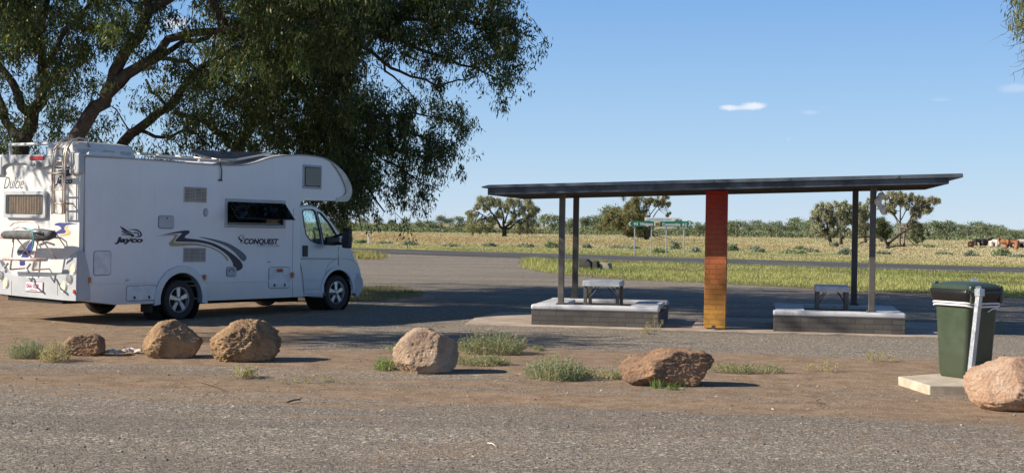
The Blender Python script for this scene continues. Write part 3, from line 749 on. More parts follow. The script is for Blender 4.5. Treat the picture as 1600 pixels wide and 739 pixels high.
boulder((97, 519, 164, 556), .42, [(.1, -.95, .1, .72), (-.8, -.3, .5, .88), (.95, -.1, .1, .9), (-.3, .1, 1, .8)], RK[2], 'smallest flat topped brown boulder, leftmost in the row', 3, .07)
boulder((223, 497, 316, 560), .6, [(.55, -.45, .62, .66), (-.75, -.5, .35, .85), (.35, -.9, -.1, .85), (-.9, 0, .5, .82), (.7, .1, .7, .72)], RK[0], 'tan boulder with a sharp ridge below the rear wheel of the motorhome', 5, .06)
boulder((331, 500, 435, 566), .7, [(.8, -.25, .6, .86), (-.7, -.3, .65, .86), (.7, -.7, .1, .90), (0, -.4, 1, .93)], RK[0], 'craggy tan boulder, third from the left in the row', 9, .075, crag=1.5)
boulder((615, 512, 715, 585), .68, [(.85, -.5, .1, .78), (-.1, -.95, .25, .82), (-.7, -.1, .75, .92), (.5, 0, .95, .9)], RK[1], 'rounded pinkish boulder in the middle with a straight dark edge', 14, .055)
boulder((966, 541, 1116, 605), .62, [(-.62, -.2, .72, .62), (.35, -.9, .15, .70), (.2, -.1, 1, .90), (.95, -.1, -.3, .82), (-.75, -.6, .2, .80)], RK[2], 'long wedge shaped brown boulder with an orange left end', 21, .07)
boulder((1511, 560, 1668, 643), .8, [(-.6, -.1, .8, .88), (.1, -.9, .4, .86), (-.9, -.4, .1, .92)], RK[3], 'large pink boulder with red stains in front of the concrete pad', 27, .05)

# crumpled bark / paper beside the smallest boulder
PAPER = M('pale_bark_sheet', (.66, .56, .50), .8, c2=(.5, .40, .33), sc=14)
mb = MB(); g1 = gnd(168, 553); g2 = gnd(216, 551)
for i in range(7):
    t = i / 6; c = g1.lerp(g2, t) + Vector((0, rnd.uniform(-.05, .08), 0)); n = 7; vs = []
    a = rnd.uniform(-.5, .5); ln = rnd.uniform(.1, .22); wd = rnd.uniform(.05, .1)
    for k in range(n):
        u = k / (n - 1) - .5
        for j in range(4):
            v_ = j / 3 - .5; z = .012 + .05 * math.cos(v_ * 2.8) * (1 - .5 * abs(u)) + .012 * math.sin(u * 7 + i * 2)
            vs.append(c + Vector((u * ln * math.cos(a) - v_ * wd * math.sin(a), u * ln * math.sin(a) + v_ * wd * math.cos(a), z)))
    mb.add(vs, [(k * 4 + j, k * 4 + j + 1, (k + 1) * 4 + j + 1, (k + 1) * 4 + j) for k in range(n - 1) for j in range(3)])
o = mb.build('crumpled_bark', PAPER); mm = o.modifiers.new('s', 'SOLIDIFY'); mm.thickness = .006
tag(o, 'crumpled pale bark sheets lying between the two leftmost boulders', 'bark')

# ------------------------------------------------------------------ low plants along the boulders
PLANT = leafmat('saltbush_leaf', .3, .7)
def plant(px0, px1, pyb, hpx, depth, label, name='saltbush', n=1, ca=(.17, .21, .10), cb=(.30, .34, .20), stems=60, dry=.15, lsz=.022, cat='bush', seed=1, spread=.5, group=None):
    R_ = np.random.default_rng(seed); a = gnd(px0, pyb); b = gnd(px1, pyb); s = a.y / F; h0 = hpx * s; ns = stems
    w = (b.x - a.x); cx = (a.x + b.x) / 2; cy = a.y + depth / 2
    ux = R_.uniform(-1, 1, ns); uy = R_.uniform(-1, 1, ns); k = ux ** 2 + uy ** 2 < 1.1; ux, uy = ux[k], uy[k]; ns = len(ux)
    bx = ux * w * .42; by = uy * depth * .45; hh = h0 * R_.uniform(.45, 1.05, ns) * np.clip(1.1 - .5 * (ux ** 2 + uy ** 2), .35, 1) * (.6 + .7 * vnoise(bx + seed, by, 4, seed % 7, 2))
    tx = bx + ux * w * .10 + R_.normal(0, .2, ns) * hh * spread; ty = by + R_.normal(0, .25, ns) * hh
    nl = 34; t = R_.uniform(.08, 1, (ns, nl)); P = np.stack([bx[:, None] + (tx - bx)[:, None] * t, by[:, None] + (ty - by)[:, None] * t, hh[:, None] * t], -1)
    P += R_.normal(0, .012, P.shape) * (1 + 2 * (1 - t))[..., None]; P[..., 2] = np.maximum(P[..., 2], .004)
    az = R_.uniform(0, 2 * PI, (ns, nl)); el = R_.uniform(.1, 1.2, (ns, nl)); d = np.stack([np.cos(az) * np.cos(el), np.sin(az) * np.cos(el), np.sin(el)], -1) * lsz * R_.uniform(.6, 1.3, (ns, nl, 1))
    sd = np.stack([-np.sin(az), np.cos(az), az * 0], -1) * lsz * .22
    V = np.stack([P, P + d * .5 + sd, P + d, P + d * .5 - sd], 2).reshape(-1, 3); Fc = np.arange(len(V)).reshape(-1, 4)
    m_ = R_.uniform(0, 1, ns * nl); g = lerp(ca, cb, m_); dr = R_.uniform(0, 1, ns * nl) < dry; g[dr] = lerp((.42, .34, .18), (.5, .42, .25), R_.uniform(0, 1, dr.sum()))
    r = empty(name, (cx, cy, 0)); tag(r, label, cat, group)
    fast('leaves', V, Fc, PLANT, r, np.repeat(g, 4, 0))
    mb = MB()
    for i in range(0, ns, 2): mb.tube([(bx[i], by[i], 0), ((bx[i] + tx[i]) / 2, (by[i] + ty[i]) / 2, hh[i] * .5), (tx[i], ty[i], hh[i])], [.004, .003, .0015], 3, cap=False)
    mb.build('stems', STEM, r, fix=False)
    return r
STEM = M('dry_stem', (.30, .25, .13), .9)
plant(712, 822, 555, 36, .8, 'tallest grey green saltbush behind the middle boulder', stems=230, seed=2, lsz=.026)
plant(700, 800, 572, 16, .5, 'low straggling saltbush in front of the tall one, in the boulder shadow', stems=110, seed=3, dry=.3)
plant(818, 915, 597, 40, .9, 'spreading green saltbush right of the middle boulder shadow', stems=260, seed=4, ca=(.15, .21, .11), cb=(.27, .33, .21))
plant(868, 985, 594, 16, .7, 'flat scrappy saltbush trailing toward the wedge shaped boulder', stems=110, seed=5, dry=.45)
plant(0, 52, 561, 32, .7, 'pale green saltbush at the left edge left of the smallest boulder', stems=140, seed=6, ca=(.20, .25, .15), cb=(.34, .38, .25))
plant(52, 100, 566, 30, .6, 'thin dry grassy tuft touching the smallest boulder', 'dry_tuft', stems=50, seed=7, dry=.85, lsz=.03, cat='tuft')
plant(580, 625, 580, 20, .5, 'bright green weed left of the middle boulder', 'weed', stems=60, seed=8, ca=(.14, .24, .07), cb=(.25, .36, .12), dry=.1, cat='weed')
plant(600, 640, 550, 16, .4, 'small green weed behind the left shoulder of the middle boulder', 'weed', stems=30, seed=18, cat='weed')
plant(350, 392, 592, 22, .4, 'dry pale tuft in front of the craggy third boulder', 'dry_tuft', stems=26, seed=9, dry=.8, lsz=.03, cat='tuft')
plant(1112, 1235, 584, 14, .6, 'flat grey green groundcover right of the wedge shaped boulder', 'groundcover', stems=110, seed=10, dry=.25, cat='groundcover')
plant(1262, 1318, 582, 22, .4, 'sparse dry weed between the wedge boulder and the bin', 'dry_weed', stems=20, seed=11, dry=.8, cat='weed')
plant(1355, 1402, 566, 16, .4, 'straw coloured weed left of the green bin', 'dry_weed', stems=26, seed=12, dry=.7, cat='weed')
plant(1008, 1034, 518, 26, .15, 'wiry pale weed at the right corner of the left bench enclosure', 'dry_weed', stems=9, seed=13, dry=.75, lsz=.03, cat='weed')
plant(996, 1016, 522, 12, .2, 'tiny dry weed at the edge of the slab', 'dry_weed', stems=10, seed=14, dry=.8, cat='weed')
plant(825, 850, 548, 8, .2, 'tiny silvery weed on the gravel right of the tall saltbush', 'weed', stems=14, seed=15, cat='weed')
plant(1545, 1575, 520, 22, .3, 'wiry weed behind the right side of the green bin', 'dry_weed', stems=14, seed=16, dry=.6, cat='weed')
plant(420, 560, 602, 7, .6, 'sprinkle of small green weeds right of the craggy boulder', 'weed', stems=18, seed=17, dry=.4, cat='weed')
def tuft(px, py, n, h, label, ca, cb, w=.12):
    g = gnd(px, py); P = np.zeros((n, 3)); P[:, 0] = RNG.normal(0, w * .4, n); P[:, 1] = RNG.normal(0, w * .3, n)
    o = scatter('grass_tuft', P, RNG.uniform(.4, 1, n) * h, np.full(n, .006), 1.1, lerp(ca, cb, RNG.uniform(0, 1, n)), GRASS); o.location = g
    tag(o, label, 'grass tuft'); del_kind = o.pop('kind') if 'kind' in o else None
tuft(1026, 606, 60, .13, 'bright green grass tuft growing against the left front of the wedge boulder', (.12, .19, .05), (.22, .30, .10), .1)
tuft(1052, 609, 60, .12, 'bright green grass tuft growing against the middle front of the wedge boulder', (.12, .19, .05), (.22, .30, .10), .1)

# sticks
STICK = M('dry_stick', (.16, .11, .07), .9)
for (a, b_, r_, lb) in (((1258, 628), (1290, 632), .010, 'short dark stick on the dirt below the wedge boulder'), ((448, 630), (470, 626), .011, 'dark twig on the road edge below the craggy boulder'), ((310, 597), (352, 612), .006, 'thin twig lying by the craggy boulder'), ((762, 694), (776, 700), .006, 'pale forked twig lying on the road in the centre foreground')):
    p, q = gnd(*a), gnd(*b_); mid = (p + q) / 2 + Vector((0, .03, .0)); up = Vector((0, 0, .012))
    mb = MB().tube([p + up, mid + up * 1.6, q + up], [r_, r_ * .8, r_ * .4], 6); mb.tube([mid + up * 1.5, mid + up * 2 + Vector((.07, .06, .01))], [r_ * .6, r_ * .3], 5)
    tag(mb.build('stick', PAPER if 'pale' in lb else STICK, smooth=True), lb, 'stick')

# ------------------------------------------------------------------ road sign
SGREEN = M('sign_green', (.02, .20, .11), .45, c2=(.018, .17, .095)); SWHITE = M('sign_white', (.85, .85, .85), .45, c2=(.8, .8, .8)); SGREY = M('sign_grey_letters', (.55, .55, .58), .5)
SYEL = M('sign_yellow', (.75, .45, .04), .5)
YS = 88.0
def SP(px, py): p = at(px, py, YS); return p
sg = empty('road_sign', at(1030, 397, YS) * 1.0); sg.location.z = 0; tag(sg, 'green direction sign to Walgett and Coonamble with a white name plate above it', 'road sign')
so_ = sg.location
def loc(px, py, dy=0): p = SP(px, py); return Vector((p.x - so_.x, dy, p.z))
pts = [loc(981.5, 349.2), loc(986, 345.4), loc(1076, 345.8), loc(1081, 350.2), loc(1076, 354.8), loc(986, 354)]
MB().prism([(p.x, p.z) for p in pts], lambda p, t: (p[0], t, p[1]), -.03, 0).build('direction_panel', SGREEN, sg)
q = [loc(1007.5, 339.5), loc(1055, 339.9), loc(1055, 345.3), loc(1007.5, 344.9)]
MB().prism([(p.x, p.z) for p in q], lambda p, t: (p[0], t, p[1]), -.03, 0).build('name_plate', SWHITE, sg, bevel=.01)
TX = Matrix(((1, 0, 0, 0), (0, 0, -1, 0), (0, 1, 0, 0), (0, 0, 0, 1)))
def stext(s, px, py, size, mat, xs=1, off=.004, al='LEFT'):
    p = loc(px, py, -.036); text_obj('lettering', s, size, mat, sg, Matrix.Translation(p) @ TX, offset=off, xs=xs, extrude=.003, align=al)
stext('93', 990, 352.2, .26, SWHITE, 1.1); stext('Walgett', 1000, 352.4, .27, SWHITE, .92); stext('Coonamble', 1034.5, 352.8, .27, SWHITE, .9); stext('62', 1066, 353, .26, SWHITE, 1.1)
stext('CASTLEREAGH HWY', 1010, 343.9, .17, SGREY, .98, off=-.002)
p = loc(1026.8, 349.9, -.04); MB().box(p, (.36, .012, .25)).build('route_shield', SWHITE, sg, bevel=.01)
p2 = loc(1026.8, 349.9, -.05); MB().box(p2, (.31, .012, .20)).build('route_field', SYEL, sg)
text_obj('lettering', 'B55', .15, M('shield_letters', (.12, .06, .02), .5), sg, Matrix.Translation(loc(1024.0, 351.2, -.062)) @ TX, xs=.95, extrude=.003, offset=.003)
for s, x in ((-1, 984), (1, 1077.6)):
    c = loc(x, 349.8, -.036); w = .09; pp = [(c.x + s * w, c.z), (c.x - s * .02, c.z + .13), (c.x - s * .1, c.z + .13), (c.x + s * .01, c.z), (c.x - s * .1, c.z - .13), (c.x - s * .02, c.z - .13)]
    MB().prism(pp, lambda p, t: (p[0], t, p[1]), -.042, -.034).build('arrow', SWHITE, sg)
for px in (992, 1018.3, 1041.5, 1069):
    u = loc(px, 349.5).x; zt = loc(px, 350).z; MB().tube([(u, .05, 0), (u, .05, zt + .1)], .038, 8).build('sign_post', GALV, sg, smooth='auto')
# guide post
gp = gnd(575, 381); o = MB().box((0, 0, .5), (.11, .03, 1.0)).box((0, -.017, .85), (.08, .006, .1)).build('guide_post', SWHITE, loc=gp); tag(o, 'white guide post beyond the highway ahead of the motorhome', 'guide post')
# culvert headwall on the grass
ch_ = gnd(920, 421); cv = empty('culvert', ch_, (0, 0, math.radians(-20))); tag(cv, 'dark tilted concrete culvert blocks on the grass behind the left shelter posts', 'culvert')
CDK = M('mossy_dark_concrete', (.07, .065, .06), .9, c2=(.03, .03, .028), sc=4, bs=.5, bd=.01, bsc=12)
CVL = M('weathered_concrete', (.30, .27, .22), .9, c2=(.2, .18, .15), sc=4, bs=.5, bd=.01, bsc=12)
MB().prism([(-.42, .1), (-.4, .42), (-.12, .40), (.05, .28), (.12, .02), (-.1, .0)], lambda p, t: (p[0], t, p[1]), -.05, .4).build('headwall', CDK, cv, bevel=.02)
MB().prism([(.14, .0), (.16, .36), (.34, .32), (.38, 0)], lambda p, t: (p[0], t, p[1]), -.02, .35).build('headwall', CDK, cv, bevel=.02)
MB().prism([(.40, .0), (.42, .28), (.75, .26), (.8, .12), (.8, 0)], lambda p, t: (p[0], t, p[1]), .1, .6).build('block', CVL, cv, bevel=.02)
# ------------------------------------------------------------------ motorhome
VAZ = math.radians(36); NOSE = math.radians(.35)
VO = gnd(282, 499)
van = empty('motorhome', VO, (0, NOSE, PI / 2 - VAZ)); tag(van, 'white coachbuilt motorhome with navy and gold swooshes parked under the trees', 'motorhome')
VM = Matrix.Translation(VO) @ Euler((0, NOSE, PI / 2 - VAZ)).to_matrix().to_4x4(); VI = VM.inverted()
def S(px, py, v=0.0):          # picture measurement -> (forward, up) on the side plane v metres in from the right wall
    o = VI @ CAM; d = VI.to_3x3() @ ray(px, py); t = (v - o.y) / d.y; P = o + d * t; return (P.x, P.z)
U0 = S(127, 400)[0]
def Rr(px, py, u=None):        # -> (across, up) on a plane parallel to the rear wall
    u = U0 if u is None else u
    o = VI @ CAM; d = VI.to_3x3() @ ray(px, py); t = (u - o.x) / d.x; P = o + d * t; return (P.y, P.z)
BWD = 2.32
WHITE = M('white_gelcoat', (.75, .76, .77), .32, c2=(.71, .72, .73), sc=.9, coat=.25, rv=.04)
def dusty(m, z0, z1, amt):
    nt = m.node_tree; b = [n for n in nt.nodes if n.type == 'BSDF_PRINCIPLED'][0]; src = b.inputs['Base Color'].links[0].from_socket
    v = coord(nt); s = nt.nodes.new('ShaderNodeSeparateXYZ'); L(nt, v, s.inputs[0])
    cv = nt.nodes.new('ShaderNodeCombineXYZ'); L(nt, mth(nt, 'MULTIPLY', s.outputs[0], 9.0), cv.inputs[0]); L(nt, mth(nt, 'MULTIPLY', s.outputs[1], 9.0), cv.inputs[1]); L(nt, mth(nt, 'MULTIPLY', s.outputs[2], .8), cv.inputs[2])
    f = rng(nt, mth(nt, 'ADD', s.outputs[2], mth(nt, 'MULTIPLY', mth(nt, 'SUBTRACT', noi(nt, v, 3, 6, .7), .5), .5)), z0, z1, amt, 0.0)
    st = rng(nt, noi(nt, cv.outputs[0], 1.0, 5, .7), .52, .8, 0, .16)
    L(nt, mixc(nt, mth(nt, 'MAXIMUM', f, st), src, (.34, .28, .22)), b.inputs['Base Color'])
dusty(WHITE, .28, .95, .38)
REARW = M('rear_white_moulding', (.64, .635, .62), .35, c2=(.58, .57, .55), sc=1.5, coat=.2)
SILV = M('silver_blue_paint', (.42, .50, .60), .28, .4, c2=(.38, .46, .56), sc=1.2, coat=.6)
GREYP = M('grey_moulding', (.40, .42, .44), .45, c2=(.36, .375, .39), sc=3)
BUMP = M('pale_grey_bumper', (.44, .46, .48), .4, c2=(.38, .40, .42), sc=2)
TRIM = M('dark_trim', (.045, .047, .05), .5); BLK = M('black_plastic', (.016, .016, .017), .45); UND = M('underbody_black', (.012, .012, .012), .9)
TYRE = M('tyre_rubber', (.014, .0135, .013), .85, c2=(.035, .03, .025), sc=3, lo=.5, hi=.8)
ALLOY = M('alloy_rim', (.62, .63, .65), .3, .75); NAVY = M('navy_decal', (.012, .014, .04), .35); GOLD = M('gold_decal', (.42, .32, .17), .4); GRYD = M('grey_decal', (.12, .14, .16), .4)
FAINT = M('faint_grey_decal', (.45, .46, .5), .5); AMB = M('amber_lens', (.55, .17, .03), .3); REDL = M('red_lens', (.35, .02, .02), .25); CLEARL = M('milky_lens', (.72, .68, .52), .25); CHR = M('chrome_lens', (.6, .6, .62), .15, .8)
CURT = M('beige_curtain', (.50, .40, .29), .9, c2=(.36, .27, .19), sc=8); BLIND = M('dark_blind', (.05, .042, .038), .8); VENT = M('beige_vent', (.50, .48, .43), .6); VENTD = M('vent_gap', (.14, .13, .115), .7)
LADR = M('ladder_tube', (.62, .58, .50), .35, .4, c2=(.5, .36, .26), sc=6); RACK = M('rack_tube', (.72, .70, .68), .35, .3, c2=(.5, .30, .25), sc=7)
ROLLM = M('grey_roll_cover', (.12, .125, .13), .8, c2=(.06, .06, .065), sc=8); TEALR = M('teal_rope', (.10, .42, .45), .6); SEALG = M('seal_line', (.20, .22, .25), .6)
GLS = glassmat('clear_glass', (.78, .93, .95), .45); GLD = glassmat('smoked_acrylic', (.42, .42, .44), .8, .04); GLM = glassmat('tinted_acrylic', (.42, .40, .36), .8, .04)
WOOD = M('cupboard_wood', (.20, .10, .05), .6); INT = M('interior_lining', (.10, .09, .08), .8); SEATM = M('seat_fabric', (.03, .032, .035), .9); LID = M('hatch_lid', (.68, .69, .70), .4, coat=.1)
SOLAR = M('solar_glass', (.015, .018, .03), .2)
XZ = lambda p, t: (p[0], t, p[1])
YZ = lambda p, t: (t, p[0], p[1])
def smoothpts(pts, n=4, closed=False):
    out = []; m = len(pts)
    rngi = range(m if closed else m - 1)
    for i in rngi:
        p0 = pts[(i - 1) % m] if closed or i > 0 else pts[0]; p1 = pts[i]; p2 = pts[(i + 1) % m]; p3 = pts[(i + 2) % m] if closed or i + 2 < m else pts[-1]
        for k in range(n):
            t = k / n; a = [0, 0]
            for j in (0, 1):
                a[j] = .5 * ((2 * p1[j]) + (-p0[j] + p2[j]) * t + (2 * p0[j] - 5 * p1[j] + 4 * p2[j] - p3[j]) * t * t + (-p0[j] + 3 * p1[j] - 3 * p2[j] + p3[j]) * t ** 3)
            out.append(tuple(a))
    if not closed: out.append(pts[-1])
    return out
def side_decal(pts, mat, name='decal', v0=-.004, smooth=3):
    q = [S(*p) for p in pts]; q = smoothpts(q, smooth, True) if smooth else q
    return MB().prism(q, XZ, v0, .001).build(name, mat, van)
RWX, RWZ = 0.0, .345; FWX = S(532.6, 457)[0]; FWZ = .345 + .02
# --- body shell
top = [(133.5, 243.5), (175, 245.5), (220, 248), (262, 251), (308, 254.8), (344, 257), (378, 257.3), (399, 253.2), (419.5, 246.5), (440, 243), (469, 241.6), (493, 244), (508, 247.6), (521, 254.8), (534, 266.5), (543, 280), (548, 294), (547, 307), (541, 313.6)]
topu = smoothpts([S(*p) for p in top], 3)
nose_b = [S(524, 313.9), S(477, 312.8), S(470.5, 315), S(468, 321)]
botR = [S(469, 400), S(470, 440), S(473.5, 463.5)]
skR = S(312, 470.5)
arcr = .475
def arc(cx, cz, r, a0, a1, n=14): return [(cx + r * math.cos(math.radians(a0 + (a1 - a0) * k / n)), cz + r * math.sin(math.radians(a0 + (a1 - a0) * k / n))) for k in range(n + 1)]
zsk = .31
arcp = arc(RWX, RWZ, arcr, -5, 185)
rearb = [S(244, 474), S(180, 476), S(133.5, 470.5)]
prof = topu + nose_b + botR + [(arcp[0][0] + .0, zsk)] + arcp + [(arcp[-1][0], zsk)] + rearb
def rectS(x0, y0, x1, y1, v=0): # upright rectangle from picture corners averaged
    (a, z1), (b, z2), (c, z3), (d, z4) = S(x0, y0, v), S(x1, y0, v), S(x1, y1, v), S(x0, y1, v)
    return (a + d) / 2, (b + c) / 2, (z3 + z4) / 2, (z1 + z2) / 2
wu0, wu1 = .985, 2.515; wz0, wz1 = 1.625, 2.15
hole = [(wu0 + .05, wz0 + .05), (wu1 - .05, wz0 + .05), (wu1 - .05, wz1 - .05), (wu0 + .05, wz1 - .05)]
mb = MB(); mb.prism(prof, XZ, 0, .03, holes=[hole]); mb.prism(prof, XZ, BWD - .03, BWD)
ring = prof[:len(topu) + len(nose_b)]
n = len(prof); strip_ids = list(range(0, n))
vs = [(p[0], .03, p[1]) for p in prof] + [(p[0], BWD - .03, p[1]) for p in prof]; fs = []
for i in range(n):
    j = (i + 1) % n
    a = prof[i]
    fs.append((i, j, n + j, n + i))
mb.add(vs, fs)
mb.build('body_shell', WHITE, van, smooth='auto', bevel=0)
# gutter rail following the roof edge
MB().tube([(p[0], -.008, p[1] - .012) for p in topu[:-6]], .014, 6).build('gutter_rail', GREYP, van)
q = topu[-20:]
# cream nose moulding around the luton front edge
a_ = smoothpts([S(517, 252.3), S(534, 266.2), S(543.5, 280), S(549, 295), S(547.5, 307.5), S(541, 314.8), S(525, 314.8)], 4)
b_ = smoothpts([S(525, 309.5), S(533, 307), S(538.5, 302), S(539, 295), S(534, 281), S(527, 268), S(517, 254)], 4)
MB().prism(a_ + b_, XZ, -.02, .05).build('nose_moulding', M('cream_moulding', (.60, .60, .53), .4), van, bevel=.008)
mb = MB().tube([(p[0], -.022, p[1]) for p in b_[6:]], .006, 5); mb.build('nose_seal', TRIM, van)
# vertical joint near the cab + lower seam
MB().tube([(*S(459, 325), 0)[:1] + (-.001,) + (S(459, 325)[1],), (S(458, 345)[0], -.001, S(458, 345)[1]), (S(457, 400)[0], -.001, S(457, 400)[1]), (S(457, 464)[0], -.001, S(457, 464)[1])], .004, 4).build('panel_seam', SEALG, van)
mb = MB(); z1 = S(160, 443)[1]; z2 = S(400, 439)[1]
mb.box(((S(139, 443)[0] - arcr) / 2, -.004, z1), (-arcr - S(139, 443)[0] - .09, .014, .022)); mb.build('skirt_rail', WHITE, van, bevel=.004); mb = MB(); mb.box(((S(456, 439)[0] + arcr + .08) / 2, -.004, z2), (S(456, 439)[0] - arcr - .08, .014, .022)); mb.build('skirt_rail', WHITE, van, bevel=.004)
# wheel arch flare
o_ = arc(RWX, RWZ, .60, -8, 188, 24); i_ = arc(RWX, RWZ, arcr - .004, 188, -8, 24)
MB().prism(o_ + i_, XZ, -.03, .10).build('wheel_arch', SILV, van, bevel=.02, seg=3)
# chassis
mb = MB().box((1.0, BWD / 2, .47), (6.3, 1.5, .30)); mb.box((-1.1, .7, .31), (.5, .06, .12)).box((1.2, .45, .28), (2.8, .06, .10)).box((3.2, .8, .26), (.5, .5, .14)); mb.build('chassis', UND, van)
mb = MB()
for cx in (RWX,):
    mb.lathe([(arcr - .002, .035), (arcr - .002, .5), (0.0, .5)], (cx, 0, RWZ), 'Y', 36)
mb.build('wheel_well', UND, van)
MB().box((-.62, .16, .27), (.03, .28, .26)).build('mud_flap', RUB, van)
# --- wheels
def wheel(cx, cy, cz, sgn, parent):
    w = empty('wheel', (cx, cy, cz)); w.parent = parent; R0 = .345; rr = .225
    prof = [(rr, -.095), (R0 - .06, -.108), (R0 - .015, -.10), (R0, -.075), (R0, .075), (R0 - .015, .10), (R0 - .06, .108), (rr, .095)]
    mb = MB().lathe([(r, h * sgn) for r, h in prof], (0, 0, 0), 'Y', 48, close=True)
    mb.build('tyre', TYRE, w, smooth='auto')
    mb = MB(); mb.lathe([(rr + .004, -.098 * sgn), (rr + .006, -.088 * sgn), (rr - .012, -.092 * sgn), (rr - .025, -.055 * sgn), (rr - .03, .06 * sgn)], (0, 0, 0), 'Y', 48)
    for k in range(5):
        a = 2 * PI * k / 5 + .35; ca, sa = math.cos(a), math.sin(a)
        def pt(r, t, h): return (r * ca - t * sa, h * sgn, r * sa + t * ca)
        vs = [pt(.03, -.026, -.075), pt(.03, .026, -.075), pt(.21, .042, -.072), pt(.21, -.042, -.072), pt(.03, -.03, -.045), pt(.03, .03, -.045), pt(.21, .05, -.05), pt(.21, -.05, -.05)]
        mb.add(vs, [(0, 1, 2, 3), (0, 4, 5, 1), (1, 5, 6, 2), (3, 2, 6, 7), (0, 3, 7, 4)])
    mb.lathe([(0, -.092 * sgn), (.03, -.092 * sgn), (.036, -.085 * sgn), (.055, -.078 * sgn), (.07, -.06 * sgn)], (0, 0, 0), 'Y', 24); mb.build('rim', ALLOY, w, smooth='auto')
    mb = MB().lathe([(0, -.03 * sgn), (rr - .03, -.03 * sgn)], (0, 0, 0), 'Y', 24); mb.build('brake_disc', UND, w)
    mb = MB()
    for k in range(5):
        a = 2 * PI * (k + .5) / 5 + .35; mb.tube([(.058 * math.cos(a), -.075 * sgn, .058 * math.sin(a)), (.058 * math.cos(a), -.088 * sgn, .058 * math.sin(a))], .009, 6)
    mb.build('wheel_nut', BLK, w)
    return w
wheel(RWX, .13, RWZ, 1, van); wheel(FWX, .20, .345 + .02, 1, van); wheel(RWX, BWD - .13, RWZ, -1, van); wheel(FWX, BWD - .2, .345 + .02, -1, van)
# --- cab
CV = .09
def C_(px, py, v=CV): return S(px, py, v)
farc = arc(FWX, .39, .43, 195, -8, 18)
hood = [C_(469, 372), C_(500, 384), C_(528, 384), C_(540, 381), C_(548, 385), C_(553.5, 396), C_(558, 408), C_(563, 418), C_(565.8, 430), C_(566, 441), C_(564, 450)]
cprof = [(3.05, .34)] + [(3.05, C_(469, 372)[1])] + hood[1:] + [(C_(561, 457)[0], .40)] + [farc[i] for i in range(len(farc) - 1, -1, -1)] + [(FWX - .45, .33)]
cprof = [(3.05, .33), (3.05, hood[0][1])] + hood[1:] + [(FWX + .56, .36), (farc[-1][0], .33)] + farc[::-1] + [(farc[0][0], .33)]
slv = [CV, CV + .035, CV + .12, .45, .8, BWD / 2, BWD - .8, BWD - .45, BWD - CV - .12, BWD - CV - .035, BWD - CV]
def cu(p, v):
    t = abs(v - BWD / 2) / (BWD / 2 - CV); u, z = p
    if u > FWX + .35 and z > .30:
        u += .20 * (1 - t ** 3) * min(1, (u - FWX - .35) / .2)
        if t > .97: u -= .03
        elif t > .93: u -= .008
    if z > 1.0 and u > FWX - .2: z += .10 * (1 - t ** 2)
    return (u, v, z)
mb = MB(); m = len(cprof); vs = [cu(p, v) for v in slv for p in cprof]; fs = []
for i in range(len(slv) - 1):
    for k in range(m): k2 = (k + 1) % m; fs.append((i * m + k, i * m + k2, (i + 1) * m + k2, (i + 1) * m + k))
tr = tessellate_polygon([[Vector((p[0], p[1], 0)) for p in cprof]])
for t in tr: fs.append(tuple(t)); fs.append(tuple((len(slv) - 1) * m + i for i in t))
mb.add(vs, fs); mb.build('cab_body', SILV, van, smooth='auto')
mb = MB().lathe([(.428, CV + .03), (.428, .6), (0, .6)], (FWX, 0, .39), 'Y', 36); mb.build('wheel_well', UND, van)
# front arch lip, bumper, bonnet gap, headlamp
ol = arc(FWX, .39, .50, 178, -6, 20); il = arc(FWX, .39, .428, -6, 178, 20)
MB().prism(ol + il, XZ, CV - .018, CV + .05).build('wheel_arch', SILV, van, bevel=.012, seg=3)
bpz = [C_(557, 425), C_(565.5, 434), C_(567, 444), C_(564.5, 455), C_(559, 463), C_(556, 463)]
MB().prism([(x + .012, z) for x, z in bpz] + [(FWX + .47, .5)], XZ, CV - .008, CV + .10).build('front_bumper', BUMP, van, bevel=.015)
hl = [C_(549, 397), C_(553, 393), C_(556, 402), C_(560, 414), C_(556, 413)]
MB().prism(hl, XZ, CV - .006, CV + .06).build('headlight', CHR, van, bevel=.004)
MB().tube([(C_(528, 386)[0], CV - .002, C_(528, 386)[1]), (C_(528.5, 405)[0], CV - .002, C_(528.5, 405)[1]), (C_(529, 415)[0], CV - .002, C_(529, 415)[1])], .006, 4).build('wing_gap', TRIM, van)
MB().tube([(C_(528.5, 403.5)[0], CV - .002, C_(528.5, 403.5)[1]), (C_(545, 404.5)[0], CV - .002, C_(545, 404.5)[1]), (C_(556, 409)[0], CV - .002, C_(556, 409)[1])], .006, 4).build('wing_crease', GREYP, van)
